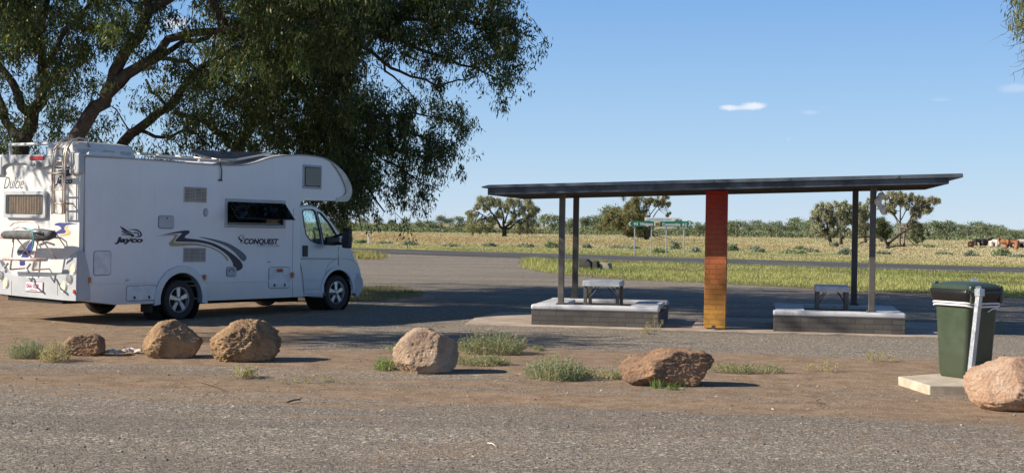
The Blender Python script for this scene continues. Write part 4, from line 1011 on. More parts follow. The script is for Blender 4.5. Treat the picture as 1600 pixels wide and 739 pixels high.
# door with its window opening, glass, handle
dpx = [(467, 323), (478, 321.8), (487, 322), (495, 324.5), (506, 333.5), (517, 346), (527.5, 360.5), (533, 371), (531, 380), (528.5, 386), (528, 404), (520, 407), (513, 413), (508.5, 423), (506.5, 436), (506, 458), (475, 459), (472.5, 430), (468, 405)]
win1 = [(472.3, 330), (475, 327.5), (487, 327.5), (492, 330), (496, 345), (499.5, 362), (502, 381), (494, 380), (485, 376), (478, 367), (474.5, 350)]
win2 = [(495, 331), (501, 333), (511, 344.5), (519, 356), (525.5, 367.5), (526, 376), (523, 383), (506, 381.5), (503, 366), (499, 348)]
for vv0, vv1, side_ in ((CV - .006, CV + .03, 'r'), (BWD - CV - .03, BWD - CV + .006, 'l')):
    dr = MB().prism([C_(*p) for p in dpx], XZ, vv0, vv1, holes=[[C_(*p) for p in win1], [C_(*p) for p in win2]]).build('cab_door', SILV, van, bevel=.004)
    vg = (vv0 + vv1) / 2
    for w_ in (win1, win2): MB().prism([C_(*p) for p in w_], XZ, vg - .002, vg + .002).build('door_glass', GLS, dr)
    sgn = -1 if side_ == 'r' else 1; vo_ = vv0 if side_ == 'r' else vv1
    for w_ in (win1, win2):
        q = [C_(*p) for p in w_]; q.append(q[0]); MB().tube([(x, vo_ + .001 * sgn, z) for x, z in q], .011, 5).build('window_seal', BLK, dr)
    q = [C_(*p) for p in dpx]; q.append(q[0]); MB().tube([(x, vo_ - .004 * sgn, z) for x, z in q], .006, 4).build('door_seal', TRIM, dr)
    q = [C_(*p) for p in ((472.5, 383.5), (480, 383.5), (480, 401), (472.5, 401))]; MB().prism(q, XZ, vo_ - .02 * (1 if side_ == 'r' else -1), vo_ + .0).build('door_handle', BLK, dr, bevel=.012)
    q = [C_(*p) for p in ((470, 402.5), (528, 403.5), (528, 405.5), (470, 405.5))]; MB().prism(q, XZ, vo_ - .008 * (1 if side_ == 'r' else -1), vo_).build('rubbing_strip', GREYP, dr)
    q = [C_(*p) for p in ((473, 436.5), (506, 438), (506, 438.8), (473, 437.5))]; MB().prism(q, XZ, vo_ - .003 * (1 if side_ == 'r' else -1), vo_).build('door_crease', GREYP, dr)
    q = [C_(*p) for p in ((474, 451), (506, 450.5), (506, 452), (474, 453))]; MB().prism(q, XZ, vo_ - .006 * (1 if side_ == 'r' else -1), vo_).build('sill_trim', GREYP, dr)
MB().box((3.6, CV + .05, .345), (.95, .08, .05)).build('sill', TRIM, van)
# cab roof, windscreen, pillars
rp = [C_(467, 321.5), C_(487, 321.3), C_(496, 324.5), C_(500, 328)]
mb = MB(); mb.prism([(x, z + .01) for x, z in rp] + [(x, z - .03) for x, z in rp[::-1]], XZ, CV + .032, BWD - CV - .032); mb.build('cab_roof', SILV, van)
t_, b2 = C_(500, 328), C_(541, 380)
for v in (CV + .05, BWD - CV - .05): MB().tube([(t_[0], v, t_[1]), ((t_[0] + b2[0]) / 2 + .02, v, (t_[1] + b2[1]) / 2 + .02), (b2[0], v, b2[1])], .035, 8).build('windscreen_pillar', SILV, van, smooth=True)
mb = MB(); vs = []; nn = 10
for k in range(nn + 1):
    v = CV + .07 + (BWD - 2 * CV - .14) * k / nn; bl = .16 * (1 - (2 * k / nn - 1) ** 2)
    vs += [(t_[0] + bl * .6, v, t_[1]), (b2[0] + bl, v, b2[1] + .02)]
mb.add(vs, [(2 * k, 2 * k + 2, 2 * k + 3, 2 * k + 1) for k in range(nn)]); mb.build('windscreen', GLS, van, smooth=True, fix=False)
mb = MB().box((b2[0] - .22, BWD / 2, b2[1] - .03), (.5, BWD - 2 * CV - .1, .06)); mb.build('dashboard', SEATM, van, bevel=.02)
for v in (.52, 1.75):
    s_ = MB().box((3.25, v, 1.38), (.14, .5, .75)); s_.box((3.5, v, 1.05), (.5, .5, .14)); s_.box((3.22, v, 1.83), (.10, .26, .18)); s_.build('cab_seat', SEATM, van, bevel=.04, seg=3)
sw = [(b2[0] - .62 + .06 * math.sin(a), .55 + .19 * math.cos(a), 1.42 + .18 * math.sin(a)) for a in [2 * PI * k / 20 for k in range(21)]]
MB().tube(sw, .014, 6).tube([sw[5], (b2[0] - .62, .55, 1.42), sw[12]], .012, 5).tube([(b2[0] - .62, .55, 1.42), (b2[0] - .3, .55, 1.3)], .02, 6).build('steering_wheel', BLK, van)
# towing mirrors
for s_, vb, ve in ((-1, CV, -.30), (1, BWD - CV, BWD + .30)):
    c1 = S(542.5, 372, -.30); mr = empty('wing_mirror', (c1[0], ve, c1[1])); mr.parent = van
    MB().box((0, 0, 0), (.10, .20, .40)).build('mirror_housing', BLK, mr, bevel=.03, seg=3)
    MB().box((-.053, 0, -.02), (.006, .17, .32)).build('mirror_glass', SOLAR, mr, bevel=.001)
    MB().box((.052, s_ * .085, -.02), (.006, .03, .10)).build('side_indicator', CLEARL, mr)
    b0 = C_(520, 372); b3 = C_(524, 382)
    mb = MB(); mb.tube([(b0[0] - c1[0], vb - ve, b0[1] - c1[1] + .02), (0, 0, .10)], .028, 7); mb.tube([(b3[0] - c1[0], vb - ve, b3[1] - c1[1] + .03), (0, 0, -.12)], .032, 7); mb.box((b3[0] - c1[0] - .12, vb - ve - s_ * -.03, b3[1] - c1[1] + .07), (.36, .07, .16)); mb.build('mirror_arm', BLK, mr, bevel=.008)
# --- side fittings
def frame_rect(u0, u1, z0, z1, w, mat, name, parent=van, v0=-.02, v1=.004, bev=.01):
    o = [(u0, z0), (u1, z0), (u1, z1), (u0, z1)]; i = [(u0 + w, z0 + w), (u1 - w, z0 + w), (u1 - w, z1 - w), (u0 + w, z1 - w)]
    return MB().prism(o, XZ, v0, v1, holes=[i]).build(name, mat, parent, bevel=bev)
wf = frame_rect(wu0, wu1, wz0, wz1, .06, GREYP, 'window_frame', bev=.012)
frame_rect(wu0 + .045, wu1 - .045, wz0 + .045, wz1 - .045, .03, TRIM, 'inner_frame', wf, -.01, .05, .003)
# tilted out pane, hinged along the top
vo2 = -.29; zb = S(465, 343.5, vo2)[1]; ht = wz1 - .06
P1 = [(wu0 + .06, -.022, ht), (wu1 - .03, -.022, ht), (wu1 - .03, vo2, zb), (wu0 + .06, vo2, zb)]
mb = MB().add(P1 + [(p[0], p[1] + .012, p[2] - .006) for p in P1], [(0, 1, 2, 3), (7, 6, 5, 4), (0, 4, 5, 1), (1, 5, 6, 2), (2, 6, 7, 3), (3, 7, 4, 0)]); pane = mb.build('window_pane', GLD, wf, bevel=0)
for uu in (wu0 + .12, wu1 - .1): MB().tube([(uu, -.01, wz0 + .18), (uu, vo2 * .75, zb + (ht - zb) * .22)], .008, 6).build('window_stay', BLK, wf)
MB().tube([(wu0 + .06, vo2, zb), (wu1 - .03, vo2, zb)], .009, 5).build('pane_edge', BLK, wf)
# what shows inside: dark lining, cupboard, small curtain, pale sill
mb = MB().box((1.75, .85, 1.7), (1.9, .02, 1.3)); mb.build('interior_wall', INT, van)
MB().box((2.25, .7, 2.15), (.8, .3, .5)).box((1.2, .6, 1.4), (.9, .5, .3)).build('cupboard', WOOD, van)
mb = MB(); vs = []; k_ = 30
for k in range(k_ + 1):
    u = 2.12 + .32 * k / k_; y = .09 + .018 * math.sin(k * 1.5); vs += [(u, y, 1.64), (u, y, 2.08)]
mb.add(vs, [(2 * k, 2 * k + 2, 2 * k + 3, 2 * k + 1) for k in range(k_)]); mb.build('curtain', CURT, van, fix=False)
MB().box((1.75, .055, 1.70), (1.38, .03, .03)).build('window_sill', BUMP, van)
# luton window
lw = frame_rect(2.957, 3.475, 2.40, 2.86, .045, GREYP, 'window_frame', bev=.012)
MB().box((3.216, -.008, 2.63), (.43, .012, .37)).build('blind', M('pale_blind', (.20, .20, .21), .8, c2=(.09, .08, .075), sc=5), lw)
frame_rect(3.0, 3.432, 2.443, 2.817, .028, TRIM, 'inner_frame', lw, -.022, 0, .003)
MB().box((3.24, -.017, 2.50), (.22, .008, .07)).build('cushion', CURT, lw, bevel=.02)
MB().box((3.216, -.026, 2.63), (.40, .004, .34)).build('window_pane', GLM, lw)
def vent(px0, py0, px1, py1):
    u0, u1, z0, z1 = rectS(px0, py0, px1, py1); r = frame_rect(u0, u1, z0, z1, .02, VENT, 'vent_grille', v0=-.014, bev=.003)
    MB().box(((u0 + u1) / 2, -.004, (z0 + z1) / 2), (u1 - u0 - .03, .006, z1 - z0 - .03)).build('vent_back', VENTD, r)
    mb = MB(); nsl = 9
    for k in range(nsl):
        z = z0 + .02 + (z1 - z0 - .04) * (k + .5) / nsl; mb.box(((u0 + u1) / 2, -.009, z), (u1 - u0 - .04, .006, (z1 - z0) / nsl * .5), Matrix.Rotation(.5, 3, 'X'))
    for k in range(1, 4): mb.box((u0 + (u1 - u0) * k / 4, -.012, (z0 + z1) / 2), (.008, .006, z1 - z0 - .04))
    mb.build('slats', VENT, r)
vent(287, 292.5, 322.5, 316.5); vent(286, 387, 321, 409.5)
def hatch(px0, py0, px1, py1, name='hatch', keys=True, mat=LID, v=-.012, red=False):
    u0, u1, z0, z1 = rectS(px0, py0, px1, py1); h = MB().prism(rr2(u0, u1, z0, z1, .04), XZ, v, .002).build(name, mat, van, bevel=.004)
    q = rr2(u0 - .006, u1 + .006, z0 - .006, z1 + .006, .045); q.append(q[0]); MB().tube([(x, -.002, z) for x, z in q], .006, 4).build('hatch_seal', SEALG, h)
    if keys:
        for t in (.25, .75): MB().box((u0 + (u1 - u0) * t, v - .008, z0 + .05), (.03, .02, .05)).build('latch', TRIM, h, bevel=.003)
    if red: MB().box(((u0 + u1) / 2, v - .006, z1 - .06), (.15, .012, .06)).build('reflector', REDL, h, bevel=.003)
    return h
def rr2(u0, u1, z0, z1, r, n=4):
    out = []
    for cx, cz, a0 in ((u1 - r, z1 - r, 0), (u0 + r, z1 - r, 90), (u0 + r, z0 + r, 180), (u1 - r, z0 + r, 270)):
        for k in range(n + 1): a = math.radians(a0 + 90 * k / n); out.append((cx + r * math.cos(a), cz + r * math.sin(a)))
    return out
hatch(146.5, 393, 172.5, 429.5, 'side_hatch', keys=False); hatch(197.5, 446.5, 243.5, 469, 'side_hatch'); hatch(420, 417.5, 452, 449.5, 'side_hatch', red=True)
hatch(247.5, 337.5, 271, 356.5, 'service_flap', keys=False, mat=BUMP, v=-.02); hatch(354, 417.5, 368.5, 431.5, 'water_filler', keys=False, mat=BUMP, v=-.02); hatch(318.5, 326.5, 324, 337.5, 'power_inlet', keys=False, mat=BUMP, v=-.02)
u, z = S(263, 350); MB().lathe([(0, -.03), (.012, -.03), (.014, -.018)], (S(260, 341)[0], 0, S(260, 341)[1]), 'Y', 10).build('lock', TRIM, van)
a = [(S(356 + k * .9, 424)[0], -.024, S(361, 424)[1] + .05 * math.sin(PI * k / 10)) for k in range(11)]; MB().tube(a, .007, 5).build('filler_handle', TRIM, van)
for px, py in ((455.5, 429), (318, 433), (138, 437.5)):
    u, z = S(px, py); MB().box((u, -.03, z), (.05, .05, .09)).build('side_marker', AMB, van, bevel=.01)
    MB().box((u + .01, -.028, z - .055), (.05, .04, .03)).build('side_marker_lens', CLEARL, van, bevel=.005)
for px, py in ((198, 437.5), (420, 409)): u, z = S(px, py); MB().box((u, -.012, z), (.07, .024, .018)).build('bolt_plate', GREYP, van, bevel=.004)
p0, p1 = S(342, 253), S(345, 281); MB().tube([(p0[0], -.03, p0[1]), ((p0[0] + p1[0]) / 2 + .02, -.03, (p0[1] + p1[1]) / 2), (p1[0], -.015, p1[1])], .011, 6).box((p1[0] - .02, -.012, p1[1] - .01), (.07, .03, .03)).build('roof_strut', BLK, van)
# decals (pixels from the side measurement)
k5 = 300 / 1600.0
def D(pts): return [(160 + x * k5, 340 + y * k5) for x, y in pts]
side_decal(D([(445, 160), (500, 145), (580, 125), (660, 110), (710, 107), (726, 116), (722, 130), (700, 145), (685, 162), (700, 172), (760, 178), (840, 190), (930, 215), (1010, 255), (1080, 300), (1140, 350), (1168, 395), (1160, 425), (1135, 441), (1112, 441), (1108, 415), (1090, 400), (1085, 375), (1060, 335), (1020, 295), (960, 255), (890, 225), (800, 207), (700, 202), (620, 201), (607, 192), (625, 170), (655, 140), (662, 130), (620, 131), (560, 138), (500, 148)]), NAVY, 'swoosh_decal')
side_decal(D([(508, 156), (560, 143), (610, 140), (632, 144), (615, 165), (597, 195), (605, 207), (660, 210), (750, 211), (830, 222), (900, 242), (960, 270), (1010, 305), (1040, 335), (1047, 358), (1035, 357), (1020, 330), (980, 295), (920, 262), (850, 240), (760, 232), (680, 235), (610, 239), (570, 237), (555, 222), (560, 205), (585, 180), (600, 152), (560, 150)]), GOLD, 'swoosh_decal')
side_decal(D([(800, 162), (870, 168), (960, 187), (1050, 215), (1130, 260), (1185, 305), (1200, 335), (1190, 357), (1172, 362), (1155, 350), (1130, 320), (1090, 280), (1030, 238), (950, 205), (870, 180)]), GRYD, 'swoosh_decal')
# winged bird emblem
side_decal(D([(145, 70), (160, 78), (185, 92), (215, 112), (240, 122), (255, 132), (225, 128), (190, 118), (165, 100)]), NAVY, 'emblem')
side_decal(D([(160, 108), (190, 122), (225, 132), (250, 138), (240, 146), (200, 138), (170, 124)]), NAVY, 'emblem')
side_decal(D([(158, 134), (190, 142), (235, 144), (262, 140), (262, 158), (240, 160), (235, 150), (200, 148), (170, 144)]), NAVY, 'emblem')
side_decal(D([(215, 104), (250, 97), (285, 98), (312, 112), (327, 132), (328, 150), (318, 160), (300, 164), (270, 162), (280, 158), (305, 154), (316, 142), (310, 126), (290, 112), (255, 104)]), NAVY, 'emblem')
side_decal(D([(255, 124), (280, 120), (300, 130), (306, 146), (290, 152), (296, 140), (284, 130), (266, 130)]), NAVY, 'emblem')
side_decal(D([(192, 160), (220, 165), (260, 167), (290, 166), (262, 171), (225, 170)]), GOLD, 'emblem')
TS = Matrix(((1, 0, 0, 0), (0, 0, -1, 0), (0, 1, 0, 0), (0, 0, 0, 1)))
def side_text(s, px, py, size, mat, xs=1, shear=0, offset=0, space=1): 
    u, z = S(px, py); return text_obj('lettering', s, size, mat, van, Matrix.Translation((u, -.0035, z)) @ TS, shear, .0015, offset, xs, space=space)
side_text('Jayco', 182, 378.5, .122, NAVY, 2.08, .22, .006)
side_text('CONQUEST', 380.5, 381, .135, NAVY, 1.18, .18, .006)
side_text('TOUR EDITION', 400.5, 385.6, .062, FAINT, 1.35, .18, .0)
side_decal([(381, 366.5), (376, 368.5), (373.5, 371), (377, 374), (379.5, 376), (377, 378.5), (374.5, 381), (376, 377), (373, 374), (372, 371), (376, 367.5)], NAVY, 'emblem', smooth=2)
side_decal([(382, 368), (378, 370.5), (380, 373.5), (382, 376), (379, 379), (378, 382), (381, 379), (383.5, 376.5), (382.5, 373.5), (380.5, 371)], GOLD, 'emblem', smooth=2)

# --- rear wall
def rp_(px, py, du=0): v, z = Rr(px, py, U0 + du); return v, z
ztop = prof[0][1]
MB().prism(rr2(.02, BWD - .02, .50, ztop - .02, .08), YZ, U0 + .028 - .06, prof[0][0] + .002).build('rear_wall', REARW, van, bevel=.02, seg=3)
UW = U0 - .032
def rear_decal(pts, mat, name='decal', d=.003, smooth=3):
    q = [Rr(*p, UW) for p in pts]; q = smoothpts(q, smooth, True) if smooth else q
    return MB().prism(q, YZ, UW - d, UW + .001).build(name, mat, van)
# bumper with raised corner towers
btop = [(125.5, 392.5), (118, 396), (112, 404), (106, 418), (100, 427), (88, 431), (70, 433.5), (54, 434), (38, 432), (22, 428), (12, 420), (5, 408), (-2, 398), (-9, 394)]
bbot = [(-10, 458), (10, 459.5), (40, 463), (80, 466.5), (105, 469), (124, 470)]
q = smoothpts([Rr(*p, UW) for p in btop], 3) + [Rr(*p, UW) for p in bbot]
q = [(max(-.02, min(BWD + .02, a)), b) for a, b in q]
MB().prism(q, YZ, UW - .07, UW + .03).build('rear_bumper', BUMP, van, bevel=.03, seg=3)
zt_, zb_ = Rr(125.5, 392.5, UW)[1], Rr(124, 470, UW)[1]
for v0, v1 in ((-.028, .05), (BWD - .05, BWD + .028)):
    MB().prism([(U0 - .06, zb_), (U0 - .06, zt_ - .02), (U0 - .02, zt_), (S(131.5, 394)[0], zt_ - .01), (S(138.5, 425)[0], .86), (S(139.5, 440)[0], .75), (S(140, 471)[0], zb_ + .0)], XZ, v0, v1).build('bumper_corner', BUMP, van, bevel=.02, seg=3)
UB = UW - .07
def lamp(px, py, r, mat, ring=CHR):
    v, z = Rr(px, py, UB); l = MB().lathe([(0, -.022), (r * .8, -.018), (r, -.002)], (0, 0, 0), 'Y', 24); o = MB(); o.add([(y, x, z_) for x, y, z_ in l.v], l.f)
    q = o.build('rear_lamp', mat, van, smooth='auto', loc=(UB, v, z)); t = MB().tube([(-.002, r * 1.05 * math.cos(a), r * 1.05 * math.sin(a)) for a in [2 * PI * k / 20 for k in range(21)]], .008, 5, cap=False); t.build('lamp_ring', GREYP, q)
for px, py, r, m_ in ((114.5, 420.5, .085, CLEARL), (108.5, 436, .082, CHR), (99.5, 448, .085, CLEARL), (117, 456, .042, REDL), (9, 442.5, .085, CLEARL), (1.5, 430, .082, CHR)): lamp(px, py, r, m_)
# bumper panel lines and plate
for px in (90, 18): a1, a2 = Rr(px, 433, UB), Rr(px, 464, UB); MB().tube([(UB - .001, a1[0], a1[1] - .06), (UB - .001, a2[0], a2[1] + .02)], .004, 4).build('bumper_seam', SEALG, van)
v1, zA = Rr(41.5, 441, UB); v2, zB = Rr(67.5, 455, UB)
pl = MB().box((UB - .012, (v1 + v2) / 2, (zA + zB) / 2), (.012, abs(v1 - v2), .15)).build('number_plate', M('plate_white', (.78, .74, .76), .4), van, bevel=.003)
MB().box((UB - .008, (v1 + v2) / 2 , (zA + zB) / 2), (.008, abs(v1 - v2) + .02, .165)).build('plate_surround', M('plate_maroon', (.30, .06, .12), .5), pl)
TR = Matrix(((0, 0, -1, 0), (-1, 0, 0, 0), (0, 1, 0, 0), (0, 0, 0, 1)))
MAR = M('plate_letters', (.28, .03, .10), .5)
text_obj('lettering', '066·XLP', .105, MAR, pl, Matrix.Translation((UB - .019, max(v1, v2) - .022, (zA + zB) / 2 - .022)) @ TR, xs=.95, extrude=.001, offset=.002)
text_obj('lettering', 'QUEENSLAND', .03, MAR, pl, Matrix.Translation((UB - .019, max(v1, v2) - .10, (zA + zB) / 2 - .062)) @ TR, xs=1.1, extrude=.001)
# rear window with curtain
(va, za), (vb, zb2) = Rr(10.5, 299, UW), Rr(75, 341, UW); va, vb = max(va, vb), min(va, vb)
MB().prism(rr2(vb, va, zb2, za, .04), YZ, UW - .06, UW + .002, holes=[rr2(vb + .06, va - .06, zb2 + .06, za - .06, .03)[::-1]]).build('window_frame', BUMP, van, bevel=.01)
MB().box((UW - .0015, (va + vb) / 2, (za + zb2) / 2), (.003, va - vb - .08, za - zb2 - .08)).build('window_backing', BLIND, van)
mb = MB(); vs = []; k_ = 90
for k in range(k_ + 1):
    t = k / k_; y = vb + .09 + (va - vb - .22) * t; x = UW - .024 + .018 * math.sin(k * .9 + .8 * math.sin(k * .23)); vs += [(x, y, zb2 + .07), (x, y, za - .09)]
mb.add(vs, [(2 * k, 2 * k + 2, 2 * k + 3, 2 * k + 1) for k in range(k_)]); mb.build('curtain', CURT, van, fix=False, smooth=True)
MB().box((UW - .052, (va + vb) / 2, (za + zb2) / 2), (.004, va - vb - .10, za - zb2 - .10)).build('window_pane', glassmat('rear_window_acrylic', (.9, .86, .80), .12, .05), van)
# top moulding: grey cap, brake light, camera, corner caps
q = smoothpts([Rr(*p, UW) for p in ((-12, 243), (10, 243), (45, 242), (84, 243), (100, 247), (108, 252), (100, 254), (86, 257), (78, 260), (68, 263), (58, 262), (48, 258), (40, 255), (15, 256), (6, 263), (2, 268), (-3, 270), (-12, 262))], 3, True)
MB().prism(q, YZ, UW - .05, UW + .002).build('top_moulding', GREYP, van, bevel=.012)
(va, za), (vb, zb3) = Rr(47, 245.5, UW - .05), Rr(69, 249, UW - .05); MB().box((UW - .055, (va + vb) / 2, (za + zb3) / 2), (.02, abs(va - vb), .065)).build('brake_light', REDL, van, bevel=.006)
v, z = Rr(59, 256, UW - .05); MB().box((UW - .08, v, z), (.08, .12, .09)).tube([(UW - .12, v, z - .01), (UW - .14, v, z - .015)], .025, 10).build('reversing_camera', BUMP, van, bevel=.015)
for v0, v1 in ((-.03, .24), (BWD - .24, BWD + .03)):
    MB().box((UW - .005, (v0 + v1) / 2, ztop - .13), (.12, v1 - v0, .36)).build('corner_cap', BUMP, van, bevel=.04, seg=3)
v, z = Rr(123.5, 258, UW - .065); MB().box((UW - .068, .10, ztop - .20), (.01, .07, .07)).build('marker_lamp', CLEARL, van, bevel=.004)
MB().box((U0 + .20, BWD / 2, ztop + .01), (.42, BWD - .1, .05)).build('roof_cap', REARW, van, bevel=.02)
# rear decals and name
rear_decal([(86, 350), (93, 348), (106, 348.5), (121, 349.5), (108, 351), (102, 353), (100.5, 358), (103, 361), (101, 364), (94, 365), (84, 365), (92, 360), (96, 357), (92, 353), (86, 352)], M('blue_decal', (.05, .06, .22), .4), 'swoosh_decal')
rear_decal([(102, 354), (107, 352.5), (105, 357), (110, 362), (109, 366), (104, 368), (92, 368), (101, 365), (105.5, 363), (102.5, 359)], M('yellow_decal', (.62, .45, .16), .4), 'swoosh_decal')
rear_decal([(52, 376), (50, 390), (44, 402), (39, 408), (39, 414), (31, 414), (33, 402), (40, 390), (47, 379)], M('blue_decal_dark', (.03, .035, .20), .4), 'swoosh_decal')
rear_decal([(47, 376), (40, 388), (33, 398), (28, 399), (27, 392), (33, 383), (42, 377)], GRYD, 'swoosh_decal')
def rear_text(s, px, py, size, mat, xs=1, shear=0, offset=0):
    v, z = Rr(px, py, UW); return text_obj('lettering', s, size, mat, van, Matrix.Translation((UW - .003, v, z)) @ TR, shear, .001, offset, xs)
rear_text('Dulcie', 5, 295, .30, M('script_grey', (.10, .12, .15), .4), .72, .42, -.003)
rear_text('Jayco', 88, 287, .135, NAVY, 1.45, .3, .005)
rear_text('E3 REST', 0, 273, .06, GRYD, 1.0, .2)
rear_decal([(90, 268), (97, 265), (107, 265), (113, 261), (108, 269), (113, 273), (104, 276), (98, 279), (92, 276), (99, 273), (104, 270), (96, 268)], NAVY, 'emblem')
# ladder
LU = UW - .16
def lp(px, py, u=LU): v, z = Rr(px, py, u); return Vector((u, v, z))
lad = empty('ladder', (0, 0, 0)); lad.parent = van
def rail(pts, name='ladder_rail', r=.017):
    MB().tube(pts, r, 8).build(name, LADR, lad, smooth=True)
for xa, xt in ((84.5, 87.5), (101, 106)):
    a = [lp(xa, 334), lp(xa, 300), lp(xa + .5, 262), lp(xa + 1.5, 245)]
    e = a[-1]; a += [e + Vector((.03, 0, .14)), e + Vector((.12, 0, .27)), e + Vector((.25, 0, .32)), e + Vector((.42, 0, .30)), e + Vector((.47, 0, .18))]
    rail(a)
    a2 = [p + Vector((-.0, .055, -.01)) for p in a]
    rail(a2[:7], r=.013)
for py in (333, 318, 296.5, 272, 252, 232):
    p, q = lp(84.5, py), lp(101, py); du = 0 if py > 240 else .06
    p.z = q.z = (p.z + q.z) / 2; p.x += du; q.x += du
    MB().tube([p, q], .014, 6).build('ladder_rung', LADR, lad, smooth=True)
p, q = lp(75, 271), lp(99, 271); q.z = p.z; MB().box((p + q) / 2, (.10, abs(p.y - q.y), .02)).build('ladder_step', LADR, lad)
for py in (318, 262):
    for xa in (84.5, 101):
        p = lp(xa, py); MB().tube([p, (UW, p.y, p.z)], .012, 6).build('ladder_bracket', TRIM, lad)
# bike rack, rolled cover and rope
rk = empty('bike_rack', (0, 0, 0)); rk.parent = van; KU = UW - .32
def kp(px, py, u=KU): v, z = Rr(px, py, u); return Vector((u, v, z))
def rt(pts, r=.018, name='rack_tube'): MB().tube(pts, r, 8).build(name, RACK, rk, smooth=True)
rt([kp(-14, 404), kp(73, 405.5)], .03, 'rack_rail'); rt([kp(-14, 370), kp(42, 372), kp(76, 373.5)], .028, 'rack_rail')
for a, b, c in (((21, 372), (18, 404), (16, 421)), ((59, 372), (54, 404), (51, 422))):
    p = [kp(*a), kp(*b), kp(*c)]; rt(p, .017); rt([kp(a[0] + 5, a[1]), Vector((UW, kp(*b).y - .12, kp(*b).z))], .013)
    rt([p[0], p[0] + Vector((.0, 0, .10)), Vector((UW, p[0].y, p[0].z + .12))], .014); rt([p[2], Vector((UW, p[2].y, p[2].z + .02))], .014)
    e = p[2]; MB().tube([e + Vector((-.05, .0, .10)), e + Vector((-.16, -.05, .02)), e + Vector((-.2, -.18, -.03))], .022, 6).build('rack_arm', BUMP, rk, smooth=True)
rt([kp(16, 353), kp(22, 348), kp(34, 346), kp(52, 347), kp(60, 353), kp(62, 362)], .013)
rt([kp(20, 358), kp(30, 354), kp(42, 358)], .016)
a, b = kp(4, 367, KU - .06), kp(84, 367, KU - .06)
MB().tube([a, a.lerp(b, .05), a.lerp(b, .3), a.lerp(b, .6), a.lerp(b, .63), a.lerp(b, .8), a.lerp(b, .93), b], [.04, .065, .075, .07, .10, .10, .08, .055], 14).build('rolled_cover', ROLLM, rk, smooth=True)
c = a.lerp(b, .80) + Vector((-.10, 0, .02)); MB().tube([c + Vector((0, .1, .03)), c + Vector((-.05, .05, .04)), c + Vector((-.05, -.06, .03)), c + Vector((0, -.1, .02))], .018, 6).build('cover_handle', BUMP, rk, smooth=True)
rt2 = [kp(42, 357, KU - .17), kp(50, 360, KU - .18), kp(53, 370, KU - .19), kp(52, 383, KU - .12), kp(49, 392, KU - .05)]
MB().tube(rt2, .014, 6).build('rope', TEALR, rk, smooth=True)
# --- roof equipment
zr = S(175, 245.5)[1]
ac = empty('air_conditioner', (U0 + .62, .62, zr)); ac.parent = van
loftm = MB(); loft(loftm, [(.0, rrect(.62, .42, .08)), (.13, rrect(.62, .42, .08)), (.22, rrect(.56, .37, .08)), (.25, rrect(.40, .25, .08))]); loftm.build('air_conditioner_cover', REARW, ac, smooth='auto')
for x in (-.45, .05, .4): MB().box((x, -.415, .085), (.22, .02, .06)).build('air_conditioner_vent', VENT, ac)
MB().box((-.615, 0, .07), (.02, .5, .07)).build('air_conditioner_vent', VENT, ac)
MB().prism([(-.1, .0), (.62, .0), (.60, .06), (.40, .085), (-.05, .085)], XZ, -.0, .62).build('roof_fairing', REARW, van, bevel=.02, loc=(U0 + .22, .02, zr - .01))
# fixed rear bar and rails
rr_ = MB(); y0, y1 = BWD - .15, 1.05
rr_.tube([(U0 + .15, y0, zr), (U0 + .12, y0, zr + .22), (U0 + .12, y1, zr + .22), (U0 + .15, y1, zr)], .03, 6); rr_.build('roof_bar', BUMP, van)
rl = MB(); ra, rb = S(226, 241, .25), S(420, 244, .25)
z0 = zr + .02
us = S(226, 248)[0], S(345, 257)[0]
for v, dz in ((.12, .07), (.35, .10)):
    rl.tube([(us[0], v, z0 + dz), (us[0] + .8, v, z0 + dz - .01), (us[1], v, z0 + dz - .015), (us[1] + .3, v, z0 + dz - .02)], .014, 6)
for k in range(5): u = us[0] + .1 + k * (us[1] - us[0]) / 4; rl.tube([(u, .12, z0 - .04), (u, .12, z0 + .07)], .012, 5); rl.tube([(u, .12, z0 + .06), (u, .35, z0 + .09)], .012, 5)
rl.build('roof_rail', LADR, van)
rl = MB(); rl.tube([(us[0] + .25, .06, z0 + .03), (us[0] + 1.2, .05, z0 + .025)], .028, 8); rl.tube([(us[0] + 1.25, .05, z0 + .025), (us[0] + 1.7, .05, z0 + .03)], .02, 8).build('awning_pole', BUMP, van, smooth='auto')
# solar panel tilted up on the shoulder of the roof
pa, pb_, pc = S(318, 248.5, .15), S(372, 248.5, .15), S(425, 238.5, .15)
mb = MB()
poly = [pa, pb_, pc, (pc[0], pc[1] - .03), (pb_[0], pb_[1] - .035), (pa[0], pa[1] - .035)]
MB().prism(poly, XZ, .15, .20).build('panel_frame', BUMP, van, bevel=.004)
zt2 = S(400, 238, 1.2)[1]
vs = [(pa[0] + .5, .21, pa[1] + .0), (pb_[0], .21, pb_[1]), (pc[0], .21, pc[1]), (pc[0], 1.3, pc[1] + .04), (pb_[0], 1.3, pc[1] + .03), (pa[0] + .7, 1.3, pc[1] - .02)]
vs2 = [(x, y, z - .03) for x, y, z in vs]
MB().add(vs + vs2, [(0, 1, 4, 5), (1, 2, 3, 4), (6, 11, 10, 7), (7, 10, 9, 8), (0, 6, 7, 1), (1, 7, 8, 2), (2, 8, 9, 3), (3, 9, 10, 4), (4, 10, 11, 5), (5, 11, 6, 0)]).build('solar_panel', SOLAR, van)
# white levelling block on the ground behind the far rear wheel
# ------------------------------------------------------------------ trees
BARK = M('dark_bark', (.065, .050, .040), .95, c2=(.028, .022, .018), sc=5, bs=1.0, bd=.03, bsc=9)
BARKG = M('grey_bark', (.22, .18, .15), .95, c2=(.10, .08, .065), sc=1.5, bs=.8, bd=.03, bsc=6)
GUM = leafmat('gum_leaf', .42, .38); FARL = leafmat('far_leaf', .25, .8)

